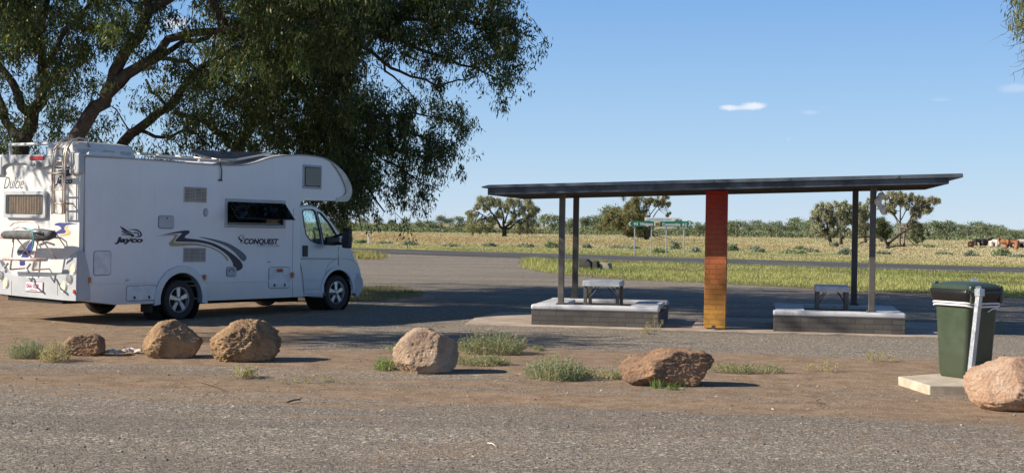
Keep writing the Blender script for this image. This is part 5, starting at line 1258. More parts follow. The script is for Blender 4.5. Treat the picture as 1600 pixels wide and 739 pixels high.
def leaves(P, ln, w, droop, ca, cb, cc=None, shade=None):
    """n drooping leaves hanging at P"""
    n = len(P); az = RNG.uniform(0, 2 * PI, n); el = np.clip(RNG.normal(droop, .38, n), -.6, 1.55)
    d = np.stack([np.cos(az) * np.cos(el), np.sin(az) * np.cos(el), -np.sin(el)], -1) * ln[:, None]
    r = RNG.normal(0, 1, (n, 3)); s = np.cross(d, r); s /= np.linalg.norm(s, axis=1)[:, None] + 1e-9; s *= (w / 2)[:, None]
    V = np.stack([P, P + d * .4 + s, P + d, P + d * .4 - s], 1).reshape(-1, 3); t = np.clip(RNG.normal(.45, .28, n), 0, 1)
    g = lerp(ca, cb, t)
    if cc is not None: k = RNG.uniform(0, 1, n) < .10; g[k] = np.array(cc) * RNG.uniform(.7, 1.1, (k.sum(), 1))
    return V, np.repeat(g, 4, 0)
def branch(a, b, sag=0.0, n=5, wob=.12, R_=rnd):
    a, b = Vector(a), Vector(b); L_ = (b - a).length; out = []
    w1 = Vector((R_.gauss(0, 1), R_.gauss(0, 1), R_.gauss(0, 1))) * wob * L_; 
    for k in range(n + 1):
        t = k / n; out.append(a.lerp(b, t) + w1 * math.sin(PI * t) * .5 + Vector((0, 0, sag * L_ * math.sin(PI * t))) + Vector((R_.gauss(0, 1), R_.gauss(0, 1), R_.gauss(0, 1))) * L_ * .018 * (0 < k < n))
    return out

DENS = [
 "8888865455531245688999999988888876420",
 "8899764555421134679999999888877776410",
 "8899856676522134689999999866667666620",
 "8787745566422225689999998644455566630",
 "7643576423432336889999998421222356620",
 "7531477410234456889999998410001124510",
 "6422576310135567899999999511210001100",
 "6433454210244677888899999874534310000",
 "6444245321144566888899999987656510000",
 "6544234332224555777788999987776200000",
 "5544233221124444666778999988776200000",
 "5432222222233334556677899987653100000",
 "3332222222222334455667789976530000000",
 "2222222222222222333445688654200000000",
 "1111111111111111222333675321000000000",
 "0000000000000000111112251000000000000",
]
TDEF = {
 'A': dict(Y=31.5, base=(28, 470), limbs=[([(28, 470), (30, 300), (34, 225), (50, 180), (64, 145), (66, 110), (60, 60), (72, 10), (90, -60)], .24, .05), ([(50, 180), (20, 130), (-10, 90), (-60, 60)], .12, .05), ([(34, 225), (8, 190), (-3, 150), (-30, 60)], .12, .05), ([(66, 110), (95, 60), (130, 20), (160, -40)], .07, .04), ([(60, 60), (30, 25), (-5, -10)], .07, .04)]),
 'B': dict(Y=30.0, base=(112, 480), limbs=[([(112, 480), (116, 300), (120, 235), (140, 180), (165, 148), (190, 92), (224, 36), (258, 2), (300, -25), (360, -80)], .205, .085), ([(165, 148), (215, 105), (262, 62), (322, 50), (372, 46), (425, 28), (480, 20), (560, 40)], .115, .05), ([(150, 166), (190, 131), (240, 96), (288, 64), (350, 55)], .10, .05), ([(350, 50), (336, 12), (326, -30)], .11, .08), ([(480, 20), (560, 48), (620, 60), (680, 86), (742, 106), (792, 131)], .08, .012), ([(560, 44), (640, 30), (720, 30), (790, 40), (838, 62)], .06, .012), ([(540, 55), (600, 98), (642, 120), (700, 130), (738, 122)], .05, .01), ([(600, 98), (625, 130), (660, 170)], .03, .008), ([(425, 28), (470, -20), (560, -60)], .08, .04), ([(240, 20), (215, -10), (190, -60)], .07, .04), ([(258, 2), (232, 5), (200, 2)], .05, .02)]),
 'C': dict(Y=33.0, base=(172, 475), limbs=[([(172, 475), (180, 300), (186, 232), (215, 203), (262, 168), (308, 112), (348, 84), (400, 70), (450, 90)], .165, .045), ([(250, 92), (292, 96), (318, 116), (308, 112)], .05, .06), ([(262, 168), (245, 148), (228, 125)], .05, .03), ([(308, 112), (360, 130), (420, 160), (460, 210)], .09, .03), ([(215, 203), (255, 215), (300, 205), (330, 230)], .05, .02)]),
 'D': dict(Y=34.5, base=(385, 470), limbs=[([(385, 470), (380, 300), (372, 240), (352, 212), (320, 190), (270, 175)], .20, .05), ([(372, 240), (395, 190), (430, 140), (480, 110), (540, 120)], .14, .05), ([(480, 250), (500, 200), (560, 190), (620, 200), (680, 225), (712, 250)], .10, .012), ([(395, 300), (440, 260), (480, 250), (530, 260), (575, 290), (600, 330)], .12, .015), ([(540, 200), (600, 180), (660, 180), (700, 190)], .05, .01), ([(560, 290), (556, 330), (566, 362)], .03, .008), ([(600, 250), (650, 280), (690, 300)], .03, .008)]),
}
LABELS = {'A': 'leftmost dark trunked gum tree behind the rear of the motorhome', 'B': 'large leaning gum tree whose forked limb sweeps right over the motorhome roof', 'C': 'gum tree leaning right out from behind the roof air conditioner', 'D': 'dense drooping gum tree hanging down over the front of the motorhome'}
def assign(px, py):
    if px < 165 + rnd.uniform(-25, 25): return 'A'
    if py < 120 + rnd.uniform(-20, 20) and not (430 < px < 560 and py > 85): return 'B'
    if px < 330 + rnd.uniform(-30, 30): return 'C'
    return 'D'
nodes = {}; trees = {}
for k, td in TDEF.items():
    base = at(*td['base'], td['Y']); base.z = 0; r = empty('gum_tree', base); tag(r, LABELS[k], 'tree', 'gum trees behind the motorhome'); trees[k] = (r, base)
    nd = []; mb = MB()
    for li, (pts, r0, r1) in enumerate(td['limbs']):
        Rl = random.Random(li * 7 + ord(k)); P = []
        yo = td['Y'] + (0 if li == 0 else 0)
        for i, p in enumerate(pts):
            q = at(p[0], p[1], td['Y'] + (0 if li == 0 else Rl.uniform(-.2, .2) + (li % 3 - 1) * .5 * i)); P.append(q)
        if li == 0: P[0].z = -.1
        # refine with wobble
        Q = []
        for i in range(len(P) - 1):
            for t in (0, .33, .66): Q.append(P[i].lerp(P[i + 1], t) + Vector((Rl.gauss(0, .035), Rl.gauss(0, .05), Rl.gauss(0, .035))) * (t > 0))
        Q.append(P[-1]); n = len(Q); rs = [r0 + (r1 - r0) * (i / (n - 1)) ** .8 for i in range(n)]
        if li == 0: rs[0] *= 1.5; rs[1] *= 1.15
        mb.tube([q - base for q in Q], rs, 10); nd += [(q, r_) for q, r_ in zip(Q[3 if li == 0 else 1:], rs[3 if li == 0 else 1:])]
    mb.build('trunk', BARK, r, smooth=True, fix=False); nodes[k] = nd
crown_pts = {k: [] for k in TDEF}; twig = {k: MB() for k in TDEF}; wts = {k: [] for k in TDEF}
for ri, row in enumerate(DENS):
    for ci, ch in enumerate(row):
        d = int(ch)
        if d == 0: continue
        nclump = [0, int(rnd.random() < .5), int(rnd.random() < .7), 1, 1, 2, 3, 3, 5, 7][d]
        gx, gy = rnd.uniform(2, 23), rnd.uniform(-4, 18); gs = 5.5 if d < 8 else 9
        for _ in range(nclump):
            px = -50 + 25 * ci + gx + rnd.gauss(0, gs); py = -25 + 25 * ri + gy + rnd.gauss(0, gs)
            px -= 20 * min(1, max(0, (px - 500) / 80))
            if px > 838 or py > 352: continue
            k = assign(px, py)
            if k == 'D' and rnd.random() < .25: continue
            td = TDEF[k]; sp = 3.4 if d > 5 else 1.8
            Y = td['Y'] + rnd.uniform(-sp, sp * .9)
            if px > 600: Y = td['Y'] + rnd.uniform(-1.6, 1.6)
            c = at(px, py, Y); rad = rnd.uniform(.18, .36)
            crown_pts[k].append((c, rad, 1.0 if d > 2 else .6))
            if py < 300 and (py > 140 and px > 400 or rnd.random() < .15) and rnd.random() < .45: crown_pts[k].append((c - Vector((0, 0, rad * 1.3)), rad * .62, 1.01))
# unseen canopy above the picture: it throws the shade across the lot
def high(k, x, y, z, n, rx, ry, rz):
    for _ in range(n):
        while True:
            a = Vector((rnd.uniform(-1, 1), rnd.uniform(-1, 1), rnd.uniform(-1, 1)))
            if .3 < a.length < 1: break
        p = Vector((x + a.x * rx, y + a.y * ry, z + a.z * rz))
        d = p - CAM; px = 800 + 2200 * d.x / d.y; py = 350 - 2200 * d.z / d.y
        if py > -85 or px > 780: continue
        crown_pts[k].append((p, rnd.uniform(.45, .7), -1))
high('A', -14, 31, 9.5, 150, 6, 6, 3.2); high('B', -7, 29.5, 10.5, 230, 8, 5.5, 3.4); high('C', -9, 34, 10.5, 150, 7, 5, 3.5); high('D', -2.5, 33, 9.5, 170, 5, 4.5, 3)
high('B', -8.5, 23.5, 8.6, 46, 4.5, 2.0, 1.3)
high('A', -20, 33, 10, 110, 6, 6, 3.5)
high('A', -12.0, 19.2, 6.4, 34, 2.6, 1.0, .7)
high('A', -13.6, 22.4, 6.3, 5, .8, .7, .4)
for k, lst in crown_pts.items():
    r, base = trees[k]; nd = nodes[k]; Vs = []; Cs = []; mb = twig[k]
    hubs = list(nd)
    for c, rad, q in sorted(lst, key=lambda t: min((t[0] - h[0]).length for h in nd)):
        h = min(hubs, key=lambda h: (h[0] - c).length + (.6 if h[0].z > c.z + .8 else 0)); tp = c + Vector((0, 0, rad * .6))
        L_ = (tp - h[0]).length; r0 = min(h[1] * .6, .012 + L_ * .010 + (.02 if q < 0 else 0))
        pts = branch(h[0], tp, .08, 5, .16)
        mb.tube([p - base for p in pts], [r0 * (1 - .8 * i / 5) for i in range(6)], 4 if q > 0 else 3, cap=False)
        if len(hubs) < 700 and L_ > .5: hubs.append((pts[3], r0 * .5)); hubs.append((tp, r0 * .25))
        if q > 0:
            ns = int(7 * q) + 1; nl = 17
            # hanging strings of leaves
            a = RNG.normal(0, 1, (ns, 3)) * rad * np.array([.6, .6, .4]); top_ = np.array(c) + a; ln = RNG.uniform(.2, .7, ns) * rad * (3.6 if q == 1.01 else 1.5)
            t = RNG.uniform(0, 1, (ns, nl)); P = top_[:, None, :] + RNG.normal(0, .06, (ns, nl, 3)); P[..., 2] -= t * ln[:, None]; P[..., 0] += t * RNG.normal(0, .08, (ns, 1)); P = P.reshape(-1, 3)
            n = len(P); V, C = leaves(P, RNG.uniform(.08, .16, n), RNG.uniform(.022, .038, n), .95, (.030, .052, .018), (.13, .165, .055), (.30, .26, .11)); C = C * (.65 + .7 * rnd.random())
            for i in range(0, ns, 2):
                tt = top_[i]; mb.tube([Vector(tp) - base, Vector(tt) - base, Vector((tt[0], tt[1], tt[2] - ln[i])) - base], [.006, .004, .002], 3, cap=False)
        else:
            n = 60; P = np.array(c) + RNG.normal(0, 1, (n, 3)) * rad * np.array([.8, .8, .6])
            V, C = leaves(P, RNG.uniform(.2, .36, n), RNG.uniform(.06, .1, n), .9, (.040, .062, .022), (.105, .135, .045))
        Vs.append(V); Cs.append(C)
    V = np.concatenate(Vs) - np.array(base); C = np.concatenate(Cs); print('crown', k, len(V) // 4)
    fast('crown', V, np.arange(len(V)).reshape(-1, 4), GUM, r, C); mb.build('branches', BARK, r, fix=False)

# tree whose outer twigs reach into the top right corner
tb = Vector((10.6, 20.5, 0)); rt_ = empty('gum_tree', tb); tag(rt_, 'gum tree beyond the right edge, its bare twigs reaching into the top corner', 'tree', 'gum trees behind the motorhome')
rt_['group'] = 'gum trees around the parking area'
for k in trees: trees[k][0]['group'] = 'gum trees around the parking area'
mb = MB(); mb.tube([(0, 0, -.1), (.1, .1, 1.5), (-.1, 0, 3), (-.5, -.1, 4.4), (-1.0, -.3, 5.6), (-1.2, -.4, 7)], [.26, .2, .17, .14, .1, .05], 10)
mb.tube([(-.1, 0, 3), (.8, .4, 4.2), (1.6, .3, 6)], [.12, .09, .04], 8); mb.build('trunk', BARKG, rt_, smooth=True, fix=False)
br = MB(); Vs = []; Cs = []
corner = [(1606, 8), (1598, 20), (1612, 30), (1600, 34), (1620, 50), (1625, 15), (1604, -6), (1590, -14), (1640, -10), (1640, 40), (1660, 10), (1690, 30), (1700, -20), (1600, -30), (1650, -50), (1720, 60), (1735, 20), (1760, 40), (1760, -10)]
hub = [Vector((-.5, -.1, 4.4)), Vector((-1.0, -.3, 5.6)), Vector((.8, .4, 4.2)), Vector((1.6, .3, 6))]
cl = [(at(x, y, 20.3 + rnd.uniform(-.8, .8)) - tb, .16) for x, y in corner for _ in range(2)] + [(Vector((rnd.uniform(-1.0, 3), rnd.uniform(-2, 2), rnd.uniform(5.6, 8.5))), .5) for _ in range(70)]
for c, rad in cl:
    h = min(hub, key=lambda q: (q - c).length); br.tube(branch(h, c, .05), [.025, .02, .015, .01, .007, .004], 4, cap=False)
    n = 70; P = np.array(c) + RNG.normal(0, 1, (n, 3)) * rad * np.array([.7, .7, .8]); V, C = leaves(P, RNG.uniform(.07, .14, n), RNG.uniform(.014, .026, n), 1.05, (.07, .09, .035), (.18, .2, .08), (.4, .3, .14)); Vs.append(V); Cs.append(C)
for x0, y0, x1, y1 in ((1612, 40, 1564, 56), (1610, 44, 1572, 70), (1612, 60, 1580, 72), (1615, 48, 1584, 40), (1618, 75, 1592, 96), (1620, 62, 1586, 85), (1616, 100, 1578, 120), (1612, 52, 1594, 62), (1614, 80, 1600, 92)):
    p, q = at(x0, y0, 20.3) - tb, at(x1, y1, 20.1 + rnd.uniform(-.3, .3)) - tb; pts = branch(p, q, .05, 6, .2); br.tube(branch(hub[0], p, .04, 6, .14), [.022, .02, .018, .016, .014, .012, .010], 4, cap=False); br.tube(pts, [.010, .008, .007, .005, .004, .003, .002], 4, cap=False)
    for _ in range(4):
        a = pts[rnd.randint(1, 5)]; br.tube(branch(a, a + Vector((rnd.uniform(-.25, .05), rnd.uniform(-.1, .1), rnd.uniform(-.2, .2))), 0, 4, .2), [.004, .003, .003, .002, .0015], 3, cap=False)
V = np.concatenate(Vs); fast('crown', V, np.arange(len(V)).reshape(-1, 4), GUM, rt_, np.concatenate(Cs)); br.build('branches', BARKG, rt_, fix=False)

# ------------------------------------------------------------------ paddock trees
def mid_tree(name, px, pyb, Y, clumps, limbs, label, cat='tree', ca=(.16, .17, .10), cb=(.36, .36, .22), leaf=.16, group='gum trees standing in the paddock', per=190, bark=BARK, depth=1.0, cz=.55, seed=1):
    """clumps: (px, py, r_px); limbs: lists of px points with start/end width in px"""
    s = Y / F; base = at(px, pyb, Y); base.z = 0; r = empty(name, base); tag(r, label, cat, group); Rl = random.Random(seed)
    mb = MB(); hubs = []
    for pts, w0, w1 in limbs:
        P = [at(a, b, Y + (Rl.uniform(-1, 1) * depth if i else 0)) for i, (a, b) in enumerate(pts)]
        if pts[0][1] >= pyb - 2: P[0].z = -.2
        Q = []
        for i in range(len(P) - 1):
            for t in (0, .5): Q.append(P[i].lerp(P[i + 1], t) + (Vector((Rl.gauss(0, .1), Rl.gauss(0, .1), Rl.gauss(0, .1))) if t else Vector()))
        Q.append(P[-1]); n = len(Q); mb.tube([q - base for q in Q], [s * (w0 + (w1 - w0) * i / (n - 1)) / 2 for i in range(n)], 7, cap=False); hubs += Q[1:]
    mb.build('trunk', bark, r, smooth=True, fix=False)
    Vs = []; Cs = []; tw = MB()
    for cx, cy, rp in clumps:
        R_ = rp * s; nsub = max(4, int(rp * 1.5))
        for _ in range(nsub):
            a = Vector((Rl.gauss(0, .5), Rl.gauss(0, .7), Rl.gauss(0, .42))) * R_; c = at(cx, cy, Y + Rl.uniform(-1.6, 1.6) * depth) + a
            h = min(hubs, key=lambda q: (q - c).length); tw.tube([p - base for p in branch(h, c, .05, 3, .1)], [.05, .04, .03, .015], 3, cap=False)
            n = per; rr = RNG.normal(0, 1, (n, 3)); rr /= np.linalg.norm(rr, axis=1)[:, None]; rr *= np.abs(RNG.normal(0, .62, (n, 1)))
            P = np.array(c) + rr * R_ * np.array([.50, .50, cz * .8]); st = RNG.integers(0, 9, n); P[:, 2] -= RNG.uniform(0, .75, n) * R_ * (.3 + .7 * np.abs(np.sin(st * 1.7))); P[:, 0] += .06 * R_ * np.sin(st * 2.1)
            V, C = leaves(P, RNG.uniform(.6, 1.4, n) * leaf, RNG.uniform(.25, .5, n) * leaf, 1.0, ca, cb); Vs.append(V); Cs.append(C * (1 + .25 * Rl.gauss(0, .6)))
    V = np.concatenate(Vs) - np.array(base); fast('crown', V, np.arange(len(V)).reshape(-1, 4), FARL, r, np.clip(np.concatenate(Cs), .01, .6)); tw.build('branches', bark, r, fix=False)
    return r
def X2(pts, x0, y0, k): return [(x0 + a / k, y0 + b / k) for a, b in pts]
k2 = 6.7214
mid_tree('gum_tree', 788, 371, 200, [(x0 / k2 + 720, y0 / k2 + 290, r_) for x0, y0, r_ in ((200, 140, 8), (300, 150, 9), (400, 170, 9), (500, 160, 9), (600, 170, 9), (700, 170, 9), (760, 230, 8), (800, 240, 6), (740, 300, 8), (650, 260, 8), (120, 300, 8), (70, 270, 5), (150, 380, 10), (110, 420, 8), (200, 430, 8), (270, 420, 7), (330, 330, 7), (400, 300, 8), (350, 380, 6), (620, 380, 9), (700, 400, 9), (760, 380, 7), (660, 450, 7), (740, 450, 6), (560, 300, 6), (600, 440, 6), (480, 250, 6), (300, 200, 6), (170, 220, 5), (250, 240, 5))],
 [(X2([(462, 560), (460, 500), (455, 450)], 720, 290, k2), 8, 6), (X2([(455, 450), (400, 400), (320, 280), (230, 190)], 720, 290, k2), 4.5, 1.4), (X2([(460, 450), (450, 350), (420, 230), (360, 150)], 720, 290, k2), 4, 1.3), (X2([(470, 440), (540, 360), (560, 260), (600, 170)], 720, 290, k2), 4, 1.3), (X2([(470, 460), (560, 410), (680, 340), (760, 300)], 720, 290, k2), 3.5, 1.2), (X2([(340, 370), (230, 310), (140, 265), (70, 270)], 720, 290, k2), 2, 1), (X2([(460, 400), (490, 300), (500, 180)], 720, 290, k2), 3, 1), (X2([(410, 480), (370, 495), (320, 488)], 720, 290, k2), 1.5, .8), (X2([(560, 440), (600, 500), (615, 515)], 720, 290, k2), 1.2, .6)],
 'wide spreading pale gum tree seen under the left end of the shelter roof', seed=3, ca=(.18, .19, .10), cb=(.44, .43, .25))
k3 = 5.683
mid_tree('gum_tree', 1008, 378, 185, [(x0 / k3 + 880, y0 / k3 + 290, r_) for x0, y0, r_ in ((640, 130, 10), (600, 170, 9), (680, 160, 10), (640, 220, 11), (700, 240, 11), (560, 210, 9), (520, 250, 9), (580, 280, 11), (660, 300, 12), (720, 300, 9), (480, 300, 9), (540, 340, 10), (620, 360, 11), (700, 370, 11), (760, 360, 8), (560, 390, 8), (440, 220, 6), (420, 250, 5), (380, 300, 7), (350, 350, 7), (430, 350, 8), (750, 130, 6), (800, 120, 6), (860, 120, 7), (910, 110, 6), (930, 150, 5), (930, 250, 3.5), (820, 160, 4), (740, 420, 7), (640, 410, 8))],
 [(X2([(728, 490), (728, 450), (720, 420)], 880, 290, k3), 6, 5), (X2([(720, 430), (670, 380), (620, 300), (600, 200)], 880, 290, k3), 3, 1), (X2([(725, 430), (740, 350), (770, 260), (850, 150)], 880, 290, k3), 3, 1), (X2([(770, 260), (765, 190), (750, 130)], 880, 290, k3), 1.3, .8), (X2([(800, 280), (850, 210), (900, 175)], 880, 290, k3), 1.6, .8), (X2([(730, 430), (800, 440), (870, 460), (955, 485)], 880, 290, k3), 2, .8), (X2([(800, 445), (850, 475), (885, 490)], 880, 290, k3), 1.4, .5), (X2([(720, 420), (690, 250), (640, 130)], 880, 290, k3), 2.6, 1), (X2([(715, 420), (560, 400), (440, 330), (400, 260)], 880, 290, k3), 2.2, .8)],
 'dense olive gum tree with a broken fallen limb, behind the green direction sign', seed=5, ca=(.14, .14, .06), cb=(.36, .33, .15))
k4 = 4.4444
def q4(l): return [(x0 / k4 + 1240, y0 / k4 + 290, r_) for x0, y0, r_ in l]
mid_tree('gum_tree', 1297, 384, 148, q4([(180, 170, 8), (230, 130, 8), (150, 200, 8), (210, 200, 9), (160, 260, 8), (240, 220, 9), (140, 310, 7), (200, 290, 9), (260, 290, 9), (180, 330, 7), (280, 240, 7), (290, 320, 6), (250, 160, 6), (230, 340, 6)]),
 [(X2([(252, 410), (250, 360), (240, 310), (220, 200)], 1240, 290, k4), 5, 2), (X2([(250, 360), (280, 290), (270, 220)], 1240, 290, k4), 3, 1.2), (X2([(245, 340), (180, 280), (160, 220)], 1240, 290, k4), 2.5, 1)],
 'pale drooping gum tree, leftmost of the clump beyond the right table', seed=7, ca=(.17, .18, .11), cb=(.42, .42, .28))
mid_tree('gum_tree', 1315, 381, 158, q4([(330, 130, 8), (370, 140, 8), (340, 190, 9), (390, 190, 8), (310, 200, 7), (360, 240, 8), (400, 240, 7), (330, 290, 7), (370, 300, 6), (340, 330, 5)]),
 [(X2([(330, 400), (328, 350), (340, 290), (345, 180)], 1240, 290, k4), 6, 2), (X2([(330, 350), (370, 270), (390, 190)], 1240, 290, k4), 3, 1)],
 'drooping grey green gum tree touching the dark back post of the shelter', seed=8, ca=(.17, .18, .11), cb=(.40, .40, .26))
mid_tree('gum_tree', 1352, 383, 162, q4([(450, 170, 8), (480, 150, 8), (470, 210, 9), (510, 200, 7), (460, 260, 8), (500, 270, 8), (470, 310, 6), (520, 100, 5)]),
 [(X2([(500, 395), (495, 330), (480, 250), (480, 170)], 1240, 290, k4), 5, 2)], 'gum tree between the two right shelter posts', seed=9, ca=(.17, .18, .11), cb=(.40, .40, .26))
mid_tree('gum_tree', 1385, 380, 172, q4([(590, 240, 9), (620, 250, 9), (600, 290, 10), (640, 290, 9), (610, 330, 8), (570, 300, 7), (650, 330, 6)]),
 [(X2([(610, 390), (610, 340), (605, 270)], 1240, 290, k4), 5, 2)], 'round dark green tree low behind the hanging ornament', seed=10, ca=(.06, .075, .035), cb=(.15, .17, .08))
mid_tree('gum_tree', 1408, 382, 150, q4([(640, 70, 6), (690, 60, 7), (740, 55, 7), (780, 80, 7), (820, 70, 6), (850, 90, 7), (890, 100, 7), (930, 110, 7), (970, 95, 6), (1000, 100, 4), (660, 130, 8), (640, 160, 7), (690, 160, 6), (860, 150, 8), (900, 160, 8), (940, 160, 5), (850, 200, 6), (780, 130, 6), (740, 110, 6), (820, 260, 7), (800, 300, 6), (850, 270, 6), (700, 90, 5)]),
 [(X2([(745, 405), (742, 330), (740, 250), (740, 100)], 1240, 290, k4), 4.5, 1.4), (X2([(765, 400), (770, 330), (800, 250), (850, 170), (900, 120)], 1240, 290, k4), 4, 1.2), (X2([(742, 330), (710, 230), (660, 180), (640, 160)], 1240, 290, k4), 2.4, .9), (X2([(745, 270), (700, 200), (690, 120)], 1240, 290, k4), 2, .8), (X2([(740, 250), (790, 150), (830, 90)], 1240, 290, k4), 2, .8)],
 'tall open gum tree with several bare stems, right of the hanging ornament', seed=11, ca=(.16, .16, .09), cb=(.38, .36, .22), bark=BARKG, leaf=.15)
mid_tree('gum_tree', 1430, 383, 168, q4([(850, 290, 9), (870, 320, 8), (840, 340, 7), (880, 350, 6), (860, 370, 5), (900, 290, 5)]), [(X2([(862, 400), (860, 340), (860, 300)], 1240, 290, k4), 3, 1.2)], 'small drooping tree at the right side of the open gum', seed=12, ca=(.10, .12, .06), cb=(.26, .29, .15))
# fallen tree
ft = empty('fallen_tree', at(1389, 389, 128)); ft.location.z = 0; fb = ft.location.copy(); tag(ft, 'fallen tree with a low arching limb and grey broken trunk in front of the clump', 'fallen tree'); mb = MB()
for pts, w0, w1 in (([(650, 435), (660, 400), (720, 350), (790, 305), (850, 285)], 6, 2), ([(655, 410), (635, 380), (600, 360), (550, 355), (480, 353), (430, 368), (380, 362)], 4, 1.5), ([(480, 390), (440, 412)], 1.6, 1), ([(520, 375), (460, 405)], 1.5, .8), ([(660, 430), (720, 418), (790, 424)], 3, 1.5), ([(790, 360), (820, 395), (860, 422)], 1.8, 1), ([(700, 365), (715, 320)], 1.6, .8), ([(775, 312), (790, 400)], 1.2, .8)):
    P = [at(a, b, 128 + rnd.uniform(-.5, .5)) - fb for a, b in X2(pts, 1240, 290, k4)]; n = len(P); mb.tube(P, [(w0 + (w1 - w0) * i / (n - 1)) * 128 / F / 2 for i in range(n)], 7)
mb.build('trunk', BARK, ft, smooth=True, fix=False)

# ------------------------------------------------------------------ far tree line
def proto(h, wd, kind, seed, n):
    R_ = np.random.default_rng(seed); Rl = random.Random(seed); r = empty('paddock_tree'); mb = MB()
    mb.tube([(0, 0, -.2), (Rl.uniform(-.2, .2), 0, h * .35), (Rl.uniform(-.4, .4), 0, h * .7)], [.22, .16, .06], 6, cap=False); Vs = []; Cs = []; nc = 13 if kind != 'open' else 9
    for _ in range(nc):
        a = Rl.uniform(0, 2 * PI); t = Rl.uniform(.25 if kind == 'bushy' else .5, .95); q = math.sin(PI * min(1, t * .85 + .1)) * wd * .5 * Rl.uniform(.4, 1)
        c = Vector((math.cos(a) * q, math.sin(a) * q, t * h)); mb.tube([(0, 0, h * .3), (c.x * .5, c.y * .5, (h * .3 + c.z) / 2 + .1), tuple(c)], [.09, .06, .03], 4, cap=False)
        m = n // nc; P = np.array(c) + R_.normal(0, 1, (m, 3)) * np.array([wd * .13, wd * .13, h * .075])
        V, C = leaves(P, R_.uniform(.25, .6, m), R_.uniform(.15, .3, m), .7, (.13, .16, .09), (.28, .32, .19)); Vs.append(V); Cs.append(C * (1 + .2 * Rl.uniform(-1, 1)))
    V = np.concatenate(Vs); fast('crown', V, np.arange(len(V)).reshape(-1, 4), FARL, r, np.concatenate(Cs)); mb.build('trunk', BARKG, r, fix=False); return r
protos = [proto(6.0, 6.0, 'open', 1, 1500), proto(5.0, 5.5, 'bushy', 2, 1700), proto(7.2, 5.5, 'open', 3, 1500), proto(4.4, 6.5, 'bushy', 4, 1700), proto(6.4, 7.5, 'bushy', 5, 2000)]
used = set()
def far_tree(px, Y, topy, k, label=None):
    p = protos[k]; base = at(px, 355, Y); base.z = 0
    hor = 350.5 + (px - 800) * .0144; H_ = (hor - topy) / F * Y + CAMH; h0 = [6, 5, 7.2, 4.4, 6.4][k] * 1.02; s = H_ / h0
    o = p if k not in used else copy_tree(p); used.add(k); o.location = base; o.scale = (s * rnd.uniform(.9, 1.2), s, s); o.rotation_euler = (0, 0, rnd.uniform(0, 6.28))
    tag(o, label or 'hazy grey green tree standing in the far tree line across the paddock', 'tree', 'trees of the far tree line'); return o
# (px, top) of the taller heads along the line
heads = [(543, 343), (566, 340), (590, 341), (612, 343), (634, 341), (656, 343), (672, 344), (690, 337), (703, 341), (716, 339), (731, 345), (748, 343), (850, 337), (862, 334), (876, 343), (890, 340), (910, 341), (922, 336), (934, 338), (946, 330), (955, 322), (966, 327), (978, 333), (1060, 342), (1075, 346), (1092, 346), (1105, 347), (1140, 346), (1152, 344), (1166, 348), (1180, 344), (1192, 346), (1205, 345), (1218, 344), (1236, 347), (1245, 341), (1254, 346), (1266, 349), (1435, 348), (1448, 347), (1460, 346), (1468, 350), (1480, 346), (1490, 350), (1500, 351), (1512, 353), (1524, 346), (1532, 354), (1540, 349), (1556, 351), (1564, 355), (1580, 358), (1592, 359), (1608, 357), (1630, 356), (1660, 352), (470, 342), (500, 341), (520, 344), (1270, 343), (1000, 345), (1020, 347), (820, 344), (800, 342), (1345, 345), (1380, 346), (1410, 348)]
SPANS = [(0, 548, 'behind the motorhome'), (548, 680, 'above the guide post'), (680, 760, 'left of the wide gum'), (760, 842, 'behind the wide gum'), (842, 900, 'around the left shelter posts'), (900, 985, 'left of the sign'), (985, 1100, 'behind the sign'), (1100, 1172, 'just right of the orange pillar'), (1172, 1230, 'midway from pillar to clump'), (1230, 1300, 'just left of the gum clump'), (1300, 1430, 'behind the gum clump'), (1430, 1512, 'between gum clump and cattle'), (1512, 1700, 'above the cattle')]
ORD = ['first', 'second', 'third', 'fourth', 'fifth', 'sixth', 'seventh', 'eighth', 'ninth', 'tenth', 'eleventh', 'twelfth', 'thirteenth']
KIND = ['open pale', 'dense rounded', 'tall thin', 'low bushy', 'broad']
heads.sort()
for lo, hi, ph in SPANS:
    grp = [h for h in heads if lo <= h[0] < hi]; top_ = min(g[1] for g in grp)
    for j, (px, ty) in enumerate(grp):
        k = (px * 7 + ty) % 5; lead = 'tallest' if ty == top_ and [g[1] for g in grp].count(top_) == 1 and len(grp) > 1 else ORD[j]
        lb = KIND[k] + ' far tree, ' + (lead + (' from the left' if lead != 'tallest' else '') + ' of those ' if len(grp) > 1 else 'the one ') + ph
        far_tree(px, rnd.uniform(255, 330), ty, k, lb)
# low scrub mass in front of and between the trunks
def scrub():
    n = 95000; Y = RNG.uniform(262, 345, n); px = RNG.uniform(380, 1800, n); x = (px - 800) / F * Y
    dn = vnoise(x, Y * .5, .12, 90, 3); z = RNG.uniform(0, 1, n) ** .8 * (.3 + 1.4 * dn) * (.3 + 1.2 * vnoise(x, Y * .2, .035, 97, 3)) * (.55 + .5 * vnoise(x, Y, .3, 93, 3) * 1.5)
    P = np.stack([x, Y, z + .2], -1); V, C = leaves(P, RNG.uniform(.25, .5, n), RNG.uniform(.2, .35, n), .5, (.12, .15, .085), (.23, .27, .16))
    C *= np.repeat((.65 + .7 * vnoise(x, Y, .09, 95, 3)), 4)[:, None]
    tag(fast('far_scrub', V, np.arange(len(V)).reshape(-1, 4), FARL, col=C), 'continuous band of low green scrub at the foot of the far tree line', 'scrub', kind='stuff')
scrub()
